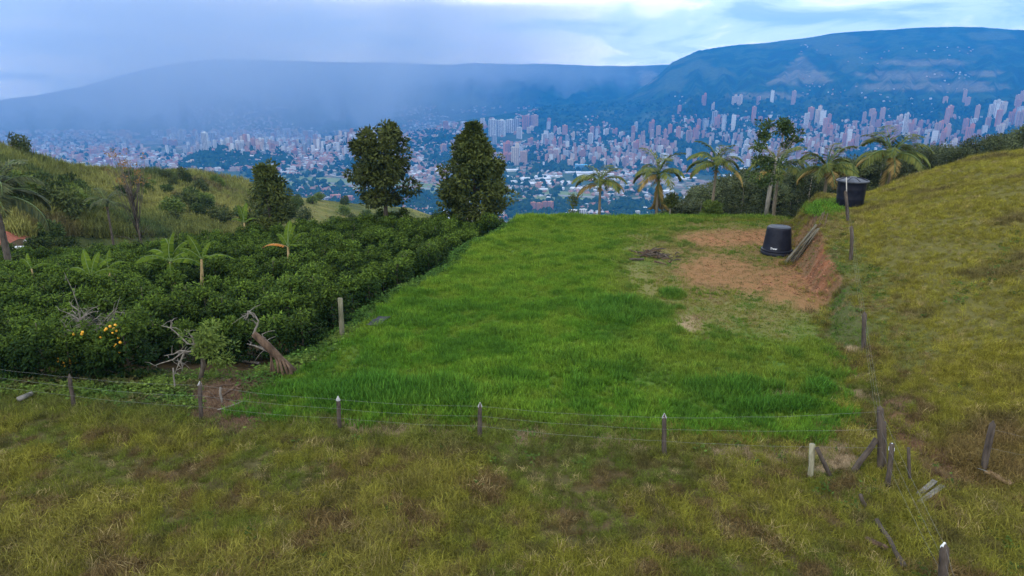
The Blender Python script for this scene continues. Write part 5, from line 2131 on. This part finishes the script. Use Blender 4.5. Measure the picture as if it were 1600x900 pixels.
stick('mossy_post', 'narrow mossy post close left of the broad mossy post', 'post', 525, 505, 524, 466, 0.075, 'mossy_post', 474, dy=0.3)
stick('mossy_post', 'leaning pale post top poking from the coffee near the lawn rim', 'post', 612, 436, 606, 410, 0.13, 'mossy_post', 475)
stick('thin_stake', 'thin light stake standing in the weeds below the bare branches', 'stake', 274, 613, 271, 575, 0.025, 'twig', 476)
stick('thin_stake', 'short stake in the brown litter right of the fence post', 'stake', 347, 632, 345, 605, 0.035, 'twig', 477)
stick('thin_stake', 'thin post half sunk in the dark coffee by the far lawn rim', 'post', 709, 396, 709, 378, 0.08, 'mossy_post', 478)

# ------------------------------------------------------------------ water tanks
p = at(1213, 396)
tank = thing('water_tank', 'black plastic water tank standing upside down on the bare ground', 'tank', p, 0.0, None, 0.965)
b = MB()
b.lathe([(0.895, 0.28), (0.87, 0.34), (0.80, 0.95), (0.725, 1.60), (0.705, 1.70), (0.66, 1.735)], 48)
link('body', b.mesh('body', M['tank'], True), tank)
b = MB()
b.lathe([(0.93, -0.06), (0.965, 0.0), (0.965, 0.17), (0.93, 0.19), (0.93, 0.215), (0.955, 0.235), (0.95, 0.31), (0.90, 0.33)], 48)
link('rim', b.mesh('rim', M['tank'], True), tank)
b = MB()
b.lathe([(0.67, 1.725), (0.64, 1.752), (0.30, 1.765), (0.02, 1.768)], 40)
for k in range(3):
    b.lathe([(0.2 + 0.14 * k, 1.755), (0.22 + 0.14 * k, 1.775), (0.24 + 0.14 * k, 1.755)], 32)
link('base_disc', b.mesh('base_disc', M['tank_top'], True), tank)
fc = bpy.data.curves.new('lettering', 'FONT')
fc.body = 'Trww'
fc.size = 0.16
fc.shear = 0.3
fc.extrude = 0.004
fc.offset = 0.006
fc.align_x = 'CENTER'
tmp = bpy.data.objects.new('lettering', fc)
lm = bpy.data.meshes.new_from_object(tmp)
lm.materials.clear()
lm.materials.append(M['logo'])
for vtx in lm.vertices:                              # bent round the tank's wall
    a = -math.pi / 2 - math.atan2(p.x, p.y) * 0.0 + vtx.co.x / 0.86 - 0.62
    zz = 0.42 + vtx.co.y
    rr_ = 0.895 - 0.113 * (zz - 0.28) * 0.95 + 0.006 + vtx.co.z
    vtx.co = (rr_ * math.cos(a), rr_ * math.sin(a), zz)
link('lettering', lm, tank)
bpy.data.objects.remove(tmp)

p = at(1327, 321)
p.z -= 0.1
t2 = thing('water_tank', 'black water tank with a domed lid standing at the top of the cut bank', 'tank', p, 0, None, 0.93)
b = MB()
b.lathe([(0.86, 0.0), (0.88, 0.05), (0.88, 0.55), (0.90, 0.60), (0.89, 0.66), (0.90, 1.2), (0.92, 1.26), (0.91, 1.32), (0.93, 1.72), (0.95, 1.78)], 48)
link('body', b.mesh('body', M['tank'], True), t2)
b = MB()
b.lathe([(1.0, 1.76), (1.06, 1.79), (1.06, 1.86), (0.98, 1.90), (0.55, 2.02), (0.22, 2.06), (0.2, 2.10), (0.02, 2.11)], 48)
lid = link('lid', b.mesh('lid', M['tank_top'], True), t2)
for k in range(8):
    a = 2 * math.pi * k / 8
    r_ = MB()
    r_.tube([(0.24 * math.cos(a), 0.24 * math.sin(a), 2.06), (0.6 * math.cos(a), 0.6 * math.sin(a), 2.02), (1.0 * math.cos(a), 1.0 * math.sin(a), 1.90)], [0.03, 0.035, 0.04], 6)
    link('rib', r_.mesh('rib', M['tank']), lid)
timber('pipe_pole', 'thin pale pipe standing in front of the lidded tank', 'pole', at(1323, 330), hit_line(1322, 277, at(1323, 330).y), 0.03, 'pipe', 480)

# ------------------------------------------------------------------ poles, branches, stump
g = np.random.default_rng(500)
LEANW = ['thickest', 'palest', 'darkest', 'topmost', 'lowest', 'longest', 'shortest', 'straightest', 'crooked']
for k in range(9):
    a = at(1224 + k * 1.9 + g.uniform(-2, 2), 411 + (k % 3) * 1.5 - k * 0.5)
    b_ = at(1268 + k * 1.5 + g.uniform(-5, 5), 362 + k * 1.0 + g.uniform(-7, 7))
    h0 = 0.16 + 0.07 * (k % 3)
    timber('bamboo_pole', f'old grey bamboo pole leaning on the red bank, {["leftmost", "second", "third", "fourth", "middle", "sixth", "seventh", "eighth", "rightmost"][k]} of the bundle',
           'pole', a + Vector((0.03 * k, -0.1, h0 - 0.08)), b_ + Vector((-0.12, -0.25, h0 + 0.22)), 0.036, 'bamboo', 510 + k)
for k in range(7):
    u_ = 1262 + 4 * k + g.uniform(-3, 3)
    a = at(u_, 352 + g.uniform(-3, 9))
    b_ = at(u_ + g.uniform(4, 12), 330 + g.uniform(-2, 8))
    up = Vector((0, 0, 0.07))
    t = thing('dry_root', f'dry root hanging over the upper cut bank, {["leftmost", "second", "third", "middle", "fifth", "sixth", "rightmost"][k]}', 'root', a)
    b = MB()
    mid = (b_ - a) * 0.5 + Vector((0, g.normal() * 0.15, 0.2))
    b.tube([up, mid + up, b_ - a + up], [0.02, 0.025, 0.03], 5)
    link('strand', b.mesh('strand', M['dead_wood']), t)

for k, (u1, v1, u2, v2, rr_, w_) in enumerate([(345, 606, 398, 600, 0.03, 'longest'), (352, 640, 392, 628, 0.025, 'palest'), (330, 618, 352, 640, 0.022, 'nearest the fence post'),
                                           (378, 612, 404, 622, 0.03, 'rightmost'), (362, 596, 380, 588, 0.04, 'thickest')]):
    lying('fallen_branch', f'dry fallen branch on the brown litter, the {w_} one', 'branch', u1, v1, u2, v2, rr_, 'twig' if k == 1 else 'dead_wood', 540 + k)

pile = thing('branch_pile', 'heap of dark burnt branches lying on the lawn', 'branch pile', at(1028, 404))
P0 = pile.location.copy()
for k in range(64):
    uu_ = g.normal(1027, 19)
    vv_ = 403 + (uu_ - 1028) * 0.13 + g.normal(0, 3.2)
    c = at(uu_, vv_) - P0
    L_ = g.uniform(0.25, 0.95)
    a = g.normal(0.35, 0.6)
    dv = Vector((math.cos(a), -math.sin(a) * 0.6, g.normal(0, 0.18))) * L_
    zoff = Vector((0, 0, 0.07 + 0.34 * g.random() * math.exp(-((uu_ - 1026) / 18) ** 2)))
    b = MB()
    rr_ = g.uniform(0.022, 0.06)
    b.tube([c - dv * 0.5 + zoff, c + zoff + Vector((0, 0, 0.05 * g.normal())), c + dv * 0.5 + zoff], [rr_, rr_ * 0.9, rr_ * 0.4], 6)
    link('branch', b.mesh('branch', M['dead_wood' if k % 3 == 0 else 'post']), pile)
lying('log', 'dark log lying alone left of the branch heap', 'log', 990, 408, 1006, 408, 0.07, 'post', 530)

# broken trunk at the corner of the lawn
f_ = at(432, 585)
stump = thing('broken_stump', 'torn grey brown tree stump leaning left, split open at its base', 'stump', f_)
S0 = f_


def wpt(u, v, dy=0.0):
    return hit_line(u, v, S0.y + dy) - S0


b = MB()
b.tube([wpt(460, 581, 0.1), wpt(440, 563), wpt(418, 541, -0.1), wpt(396, 521, -0.1)], [0.12, 0.13, 0.15, 0.11], 9)
link('trunk', b.mesh('trunk', M['dead_wood'], True), stump)
for k, (u0, v0, u1, v1) in enumerate([(424, 590, 424, 553), (430, 588, 422, 550), (436, 586, 428, 551), (443, 585, 434, 556), (450, 584, 440, 560), (455, 582, 446, 566)]):
    b = MB()
    b.tube([wpt(u0, v0 + 2, -0.15), wpt((u0 + u1) / 2 + g.uniform(-2, 2), (v0 + v1) / 2, -0.18), wpt(u1, v1, -0.08)], [0.05 + 0.02 * (k % 2), 0.045, 0.03], 6)
    link('splinter', b.mesh('splinter', M['dead_wood']), stump)


def branches(parent, base, wpf, paths, mat, r0):
    for path in paths:
        b = MB()
        pts = [wpf(*q) for q in path]
        n = len(pts)
        b.tube(pts, [r0 * (1 - 0.75 * i / (n - 1)) for i in range(n)], 6)
        gg_ = np.random.default_rng(int(abs(path[0][0] * 7 + path[-1][1])))
        for i in range(n - 1):
            for _ in range(2):
                s = pts[i].lerp(pts[i + 1], gg_.random())
                e = s + Vector((gg_.normal() * 0.22, gg_.normal() * 0.2, gg_.normal() * 0.2))
                b.tube([s, s.lerp(e, 0.5) + Vector((0, 0, 0.04)), e], [r0 * 0.35, r0 * 0.28, r0 * 0.12], 4)
        link('branch', b.mesh('branch', M[mat]), parent)


branches(stump, S0, wpt, [[(396, 522), (401, 510), (404, 502), (397, 490), (388, 486)], [(388, 486), (387, 494), (384, 500)],
                          [(418, 548), (400, 541), (386, 537)], [(412, 540), (412, 528), (409, 522)]], 'twig', 0.045)
lying('log', 'pale grey branch lying across the dark gap left of the stump', 'log', 370, 566, 405, 572, 0.06, 'twig', 531)
lying('log', 'crooked brown branch lying in the litter below the stump', 'log', 350, 620, 408, 586, 0.04, 'dead_wood', 532)

# bare branched tree in front of the coffee
f_ = at(310, 598)
bare = thing('bare_tree', 'low tree with bare grey branches on its left and a tuft of light leaves', 'tree', f_)
S1 = f_


def wp1(u, v, dy=0.0):
    return hit_line(u, v, S1.y + dy) - S1


b = MB()
b.tube([wp1(312, 600), wp1(318, 570), wp1(316, 545), wp1(306, 538)], [0.09, 0.08, 0.07, 0.05], 7)
link('trunk', b.mesh('trunk', M['bark'], True), bare)
branches(bare, S1, wp1, [[(306, 539), (292, 536), (280, 524), (266, 512), (252, 509)], [(267, 513), (268, 506), (267, 500)], [(304, 537), (300, 526), (294, 519), (288, 515)],
                         [(306, 540), (298, 549), (285, 551), (270, 562), (250, 568), (240, 572)], [(288, 551), (283, 562), (277, 574), (272, 586)],
                         [(282, 563), (285, 572), (285, 580)], [(292, 549), (281, 548), (272, 553), (256, 556)]], 'twig', 0.04)
cl = [tuple(wp1(322 + g.normal() * 9, 532 + g.normal() * 11) + Vector((0, g.normal() * 0.25, 0))) for _ in range(26)]
cl += [tuple(wp1(348 + g.normal() * 7, 562 + g.normal() * 9) + Vector((0, g.normal() * 0.2, 0))) for _ in range(9)]
V, T = clump_leaves(cl, [0.24] * len(cl), 42, 0.17, 0.06, g, droop=0.1)
link('crown', MB().quads(V, T).mesh('crown', M['lime']), bare)

# dead shrub and orange tree
f_ = at(140, 590)
S2 = f_
dead = thing('dead_shrub', 'tangled dry grey shrub rising above the orange fruit tree', 'shrub', at(128, 586))
D0 = dead.location.copy()


def wp2(u, v, dy=0.0):
    return hit_line(u, v, D0.y + dy) - D0


paths = [[(128, 586), (126, 515), (122, 478), (114, 455), (100, 425)], [(126, 500), (140, 488), (155, 486)], [(124, 510), (105, 520), (98, 512), (108, 490)]]
for k in range(24):
    a = g.uniform(-2.6, -0.4)
    L_ = g.uniform(14, 42)
    c0 = (126 + g.normal() * 6, 512 + g.normal() * 12)
    paths.append([c0, (c0[0] + L_ * 0.5 * math.cos(a), c0[1] + L_ * 0.5 * math.sin(a) * 0.9), (c0[0] + L_ * math.cos(a) + g.normal() * 4, c0[1] + L_ * 0.75 * math.sin(a) + g.normal() * 4)])
for k in range(10):
    c0 = (160 + g.normal() * 8, 505 + g.normal() * 6)
    paths.append([c0, (c0[0] + 12, c0[1] + g.normal() * 8), (c0[0] + 24 + g.normal() * 8, c0[1] + g.normal() * 16)])
branches(dead, D0, wp2, paths, 'twig', 0.022)

ot = thing('orange_tree', 'small citrus tree dotted with ripe orange fruit', 'tree', f_)


def wp3(u, v, dy=0.0):
    return hit_line(u, v, S2.y + dy) - S2


b = MB()
b.tube([(0, 0, -0.2), (0.05, 0, 0.5), wp3(146, 560)], [0.07, 0.06, 0.05], 7)
for (u_, v_) in [(170, 520), (110, 555), (130, 530), (185, 545), (95, 565)]:
    b.tube([wp3(146, 562), wp3((146 + u_) / 2, (558 + v_) / 2 - 3), wp3(u_, v_)], [0.045, 0.03, 0.012], 5)
link('trunk', b.mesh('trunk', M['bark'], True), ot)
cl = []
for (cu, cv, su, sv, n) in [(172, 520, 13, 11, 30), (106, 562, 14, 8, 22), (135, 545, 20, 12, 34), (183, 548, 10, 9, 14), (128, 520, 10, 8, 10)]:
    for _ in range(n):
        cl.append(tuple(wp3(cu + g.normal() * su, cv + g.normal() * sv) + Vector((0, g.normal() * 0.35, 0))))
V, T = clump_leaves(cl, [0.23] * len(cl), 40, 0.15, 0.065, g)
link('crown', MB().quads(V, T).mesh('crown', M['coffee']), ot)
fb = MB()
fb.lathe([(0.01, -0.06), (0.045, -0.042), (0.06, 0.0), (0.045, 0.042), (0.01, 0.06)], 10)
fm = fb.mesh('fruit', M['fruit'], True)
FR = [(180, 508), (178, 514), (166, 514), (182, 517), (157, 527), (172, 510), (185, 528), (188, 535), (181, 538), (180, 542), (197, 543), (187, 550), (164, 516), (176, 520),
      (129, 519), (128, 522), (115, 522), (88, 557), (92, 560), (91, 565), (99, 564), (100, 567), (107, 561), (109, 563), (101, 572), (116, 557), (119, 567), (95, 570), (110, 568), (148, 566), (131, 549), (104, 562)]
for (u_, v_) in FR:
    o = link('fruit', fm, ot)
    o.location = wp3(u_, v_, -0.55 - 0.1 * g.random())
    s = g.uniform(0.6, 0.95)
    o.scale = (s, s, s)

# ------------------------------------------------------------------ bananas
def banana_leaf(seed, L=1.7, Wd=0.42, up=1.0, droop=1.5, torn=0.14):
    g = np.random.default_rng(seed)
    b = MB()
    n = 16
    pts, tan = [Vector((0, 0, 0))], []
    for i in range(n):
        a = up - droop * (i / n) ** 1.5
        tan.append(Vector((math.cos(a), 0, math.sin(a))))
        pts.append(pts[-1] + tan[-1] * L / n)
    tan.append(tan[-1])
    b.tube(pts, [0.03 * (1 - 0.85 * i / n) for i in range(n + 1)], 5, 0)
    for s in (-1, 1):
        v, f, tn = [], [], []
        for i in range(2, n):
            t0, t1 = i / n, (i + 0.96) / n
            w0 = Wd * math.sin(math.pi * min(1, 0.08 + 0.92 * t0)) ** 0.55 * g.uniform(1 - torn, 1)
            w1 = Wd * math.sin(math.pi * min(0.99, 0.08 + 0.92 * t1)) ** 0.55 * g.uniform(1 - torn, 1)
            p0, p1 = pts[i], pts[i].lerp(pts[i + 1], 0.96)
            dz = -g.uniform(0.28, 0.42)
            sl = g.uniform(0.0, 0.1)
            k = len(v)
            v += [p0, p1, p1 + Vector((sl, s * w1, dz * w1)), p0 + Vector((sl, s * w0, dz * w0)), ]
            f.append((k, k + 1, k + 2, k + 3))
            tn.append(float(np.clip(g.normal(0.5, 0.2), 0, 1)))
        b.add(v, f, 1, tn)
    return b


BAN = [banana_leaf(600 + k, 1.7, 0.27, u_, d_) for k, (u_, d_) in enumerate([(1.35, 0.9), (1.05, 1.5), (0.75, 1.6), (0.4, 1.2), (-0.2, 1.1)])]
BLM = [b_.mesh('leaf', [M['crownshaft'], M['banana']]) for b_ in BAN]
BDM = [b_.mesh('leaf', [M['banana_stem'], M['banana_dry']]) for b_ in BAN]


def banana(u, vb, y, label, stem_h, s, leaves_, lean=0.0, seed=1, dry=()):
    g = np.random.default_rng(seed)
    p = at_uy(u, y)
    zt = z_at(vb, y)
    base = p.copy()
    t = thing('banana_plant', label, 'banana plant', base)
    top = Vector((lean, 0, zt - base.z))
    b = MB()
    b.tube([(0, 0, -0.2), (lean * 0.4, 0, top.z * 0.5), top], [0.13 * s, 0.11 * s, 0.06 * s], 9)
    link('stem', b.mesh('stem', M['banana_stem'], True), t)
    for k, (ang, lv, q) in enumerate(leaves_):
        d = k in dry
        f = link('leaf', (BDM if d else BLM)[lv], t)
        f.location = top
        f.rotation_euler = (g.normal() * 0.2, 0, ang)
        f.scale = (s * q,) * 3
        if d:
            f['label'] = 'dried orange leaf'


banana(275, 409, 38, 'large banana plant with drooping leaves, left one of the pair in the coffee field', 1.5, 1.15,
       [(2.7, 2, 1.1), (3.3, 3, 1.1), (2.2, 1, 1.2), (1.2, 0, 1.0), (0.4, 2, 1.0), (-0.3, 3, 1.2), (-2.4, 2, 1.0), (0.9, 1, 1.1), (-1.2, 4, 0.7)], 0, 701)
banana(318, 405, 37, 'leaning banana plant with a long bare stem, right one of the pair', 1.4, 0.95,
       [(0.15, 3, 1.15), (2.4, 0, 1.0), (1.2, 0, 0.7), (2.9, 1, 0.9), (-0.6, 2, 0.7)], 0.22, 702)
banana(453, 386, 44, 'banana plant with one dried orange leaf hanging to the left', 1.4, 0.95,
       [(3.1, 3, 1.1), (2.4, 1, 1.0), (1.6, 0, 1.2), (0.7, 1, 1.1), (0.2, 3, 0.8), (1.1, 0, 1.0), (-0.5, 2, 0.6)], 0.05, 703, dry=(0,))
banana(153, 432, 35, 'small low banana plant left of the pair, mostly hidden in the coffee', 0.9, 0.95,
       [(2.9, 2, 1), (2.0, 0, 1), (1.0, 1, 1.0), (0.2, 2, 1.0), (-0.5, 3, 0.8), (1.5, 0, 0.9)], 0, 704)
banana(178, 418, 39, 'banana sapling standing behind the small low banana plant', 0.9, 0.7, [(2.9, 1, 1), (1.5, 0, 1), (0.4, 2, 1)], 0, 705)
banana(386, 348, 60, 'banana plant with upright pale leaves beside the dark dense tree', 1.4, 0.9, [(2.4, 0, 1.2), (1.5, 0, 1.3), (0.4, 2, 0.9), (3.1, 2, 0.9)], 0, 706)
banana(60, 420, 40, 'banana leaf cluster far left in the coffee field', 0.9, 0.7, [(2.7, 1, 1), (1.6, 0, 1), (0.4, 2, 1)], 0, 707)
banana(430, 426, 38, 'single young banana shoot in the coffee below the orange leaf', 0.9, 0.6, [(1.9, 0, 1.0), (1.0, 0, 0.9)], 0, 708)

# ------------------------------------------------------------------ plastic sheet and the farmhouse
p = at(592, 507)
t = thing('plastic_sheet', 'crumpled black plastic sheet lying between the coffee and the lawn rim', 'plastic sheet', p)
n = 12
v, f = [], []
for j in range(n + 1):
    for i in range(n + 1):
        x_, y_ = (i / n - 0.5) * 0.55, (j / n - 0.5) * 1.15
        xw = x_ + 0.28 * y_
        zz = float(H(p.x + xw, p.y + y_)) - p.z + 0.13 + 0.10 * float(fbm(np.array(x_ * 3), np.array(y_ * 3), 3, 2))
        v.append((xw, y_, zz))
for j in range(n):
    for i in range(n):
        k = j * (n + 1) + i
        f.append((k, k + 1, k + n + 2, k + n + 1))
link('sheet', MB().add(v, f).mesh('sheet', M['tarp'], True), t)

y_ = 66.0
p = at_uy(-12, y_)
zt = z_at(350, y_)
p.z = zt - 4.0
hs = thing('farmhouse', 'small white farmhouse with a red tiled roof behind the left palm', 'house', p, 0.12)
b = MB()
b.box((0, 0, 1.0), (5.0, 4.2, 2.2))
link('wall', b.mesh('wall', M['plaster']), hs)
b = MB()
b.box((0.55, -2.0, 2.02), (6.2, 0.7, 0.12))
b.box((0.3, -2.12, 1.2), (0.1, 0.1, 1.7))
link('porch_roof', b.mesh('porch_roof', M['roof_white']), hs)
rf = MB()
rf.add([(-2.9, -2.5, 2.1), (2.2, -2.5, 2.1), (2.2, 2.5, 2.1), (-2.9, 2.5, 2.1), (-2.4, 0, 3.3), (1.2, 0, 3.3)],
       [(0, 1, 5, 4), (2, 3, 4, 5), (0, 4, 3), (1, 2, 5), (3, 2, 1, 0)])
ro = link('roof', rf.mesh('roof', M['terracotta']), hs)
for k in range(15):
    x0 = -2.7 + k * 0.33
    x1 = np.interp(x0, [-2.9, 2.2], [-2.4, 1.2])
    tb = MB()
    tb.tube([(x0, -2.52, 2.13), (x1, -0.03, 3.33)], 0.07, 5)
    link('tile_course', tb.mesh('tile_course', M['terracotta']), ro)
for x_ in (-1.6, -0.2, 1.4):
    w = MB()
    w.box((x_, -2.11, 1.25), (0.6, 0.08, 0.8))
    link('window', w.mesh('window', M['dark_glass']), hs)
b = MB()
b.box((3.6, -2.2, 1.75), (1.4, 1.0, 0.1))
link('awning', b.mesh('awning', M['teal']), hs)
# ------------------------------------------------------------------ air and the rain shower in it
def volume_mat(name, c, density):
    m = bpy.data.materials.new(name)
    m.use_nodes = True
    n, l = m.node_tree.nodes, m.node_tree.links
    n.clear()
    v = n.new('ShaderNodeVolumePrincipled')
    v.inputs['Color'].default_value = (*c, 1)
    v.inputs['Density'].default_value = density
    o = n.new('ShaderNodeOutputMaterial')
    l.new(v.outputs[0], o.inputs['Volume'])
    return m


HAZE = 1.0e-4
hz = MB()
hz.box((0, 5350, 240), (30000, 11400, 1380))
kind(link('haze', hz.mesh('haze', volume_mat('haze_air', (0.035, 0.33, 0.87), HAZE))), 'stuff', 'blue haze that fills the whole valley')


# the shower is a column of rain that thins out towards its rim: nested veils, each of even density
def shower(cx, cy, rx, ry, depth, lean=0.0, veils=9, z0=-421.0, z1=928.0):
    for q in range(veils):
        k = 0.25 + 1.1 * q / (veils - 1)
        b = MB()
        nz, n = 6, 40
        v, f = [], []
        for i in range(nz + 1):
            z = z0 + (z1 - 1.5 * q - z0) * i / nz - 0.3 * q * (i == 0)
            for j in range(n):
                a = 2 * math.pi * j / n
                v.append((cx + rx * k * math.cos(a) + lean * (z - z0), cy + ry * k * math.sin(a), z))
        for i in range(nz):
            for j in range(n):
                j2 = (j + 1) % n
                f.append((i * n + j, i * n + j2, (i + 1) * n + j2, (i + 1) * n + j))
        f.append(tuple(range(n - 1, -1, -1)))
        f.append(tuple(nz * n + j for j in range(n)))
        dens = depth / (2 * ry * k * veils)
        kind(link('rain_veil', b.add(v, f).mesh('rain_veil', volume_mat('falling_rain', (0.98, 0.985, 1.0), dens))), 'stuff',
             'pale veil of falling rain hanging over the far side of the valley')


shower(-3100, 7000, 2500, 2300, 3.2, 0.12, 14)
shower(-300, 8950, 1800, 560, 1.4, 0.0, 10)
shower(-1350, 6900, 420, 470, 0.9, 0.42, 10)
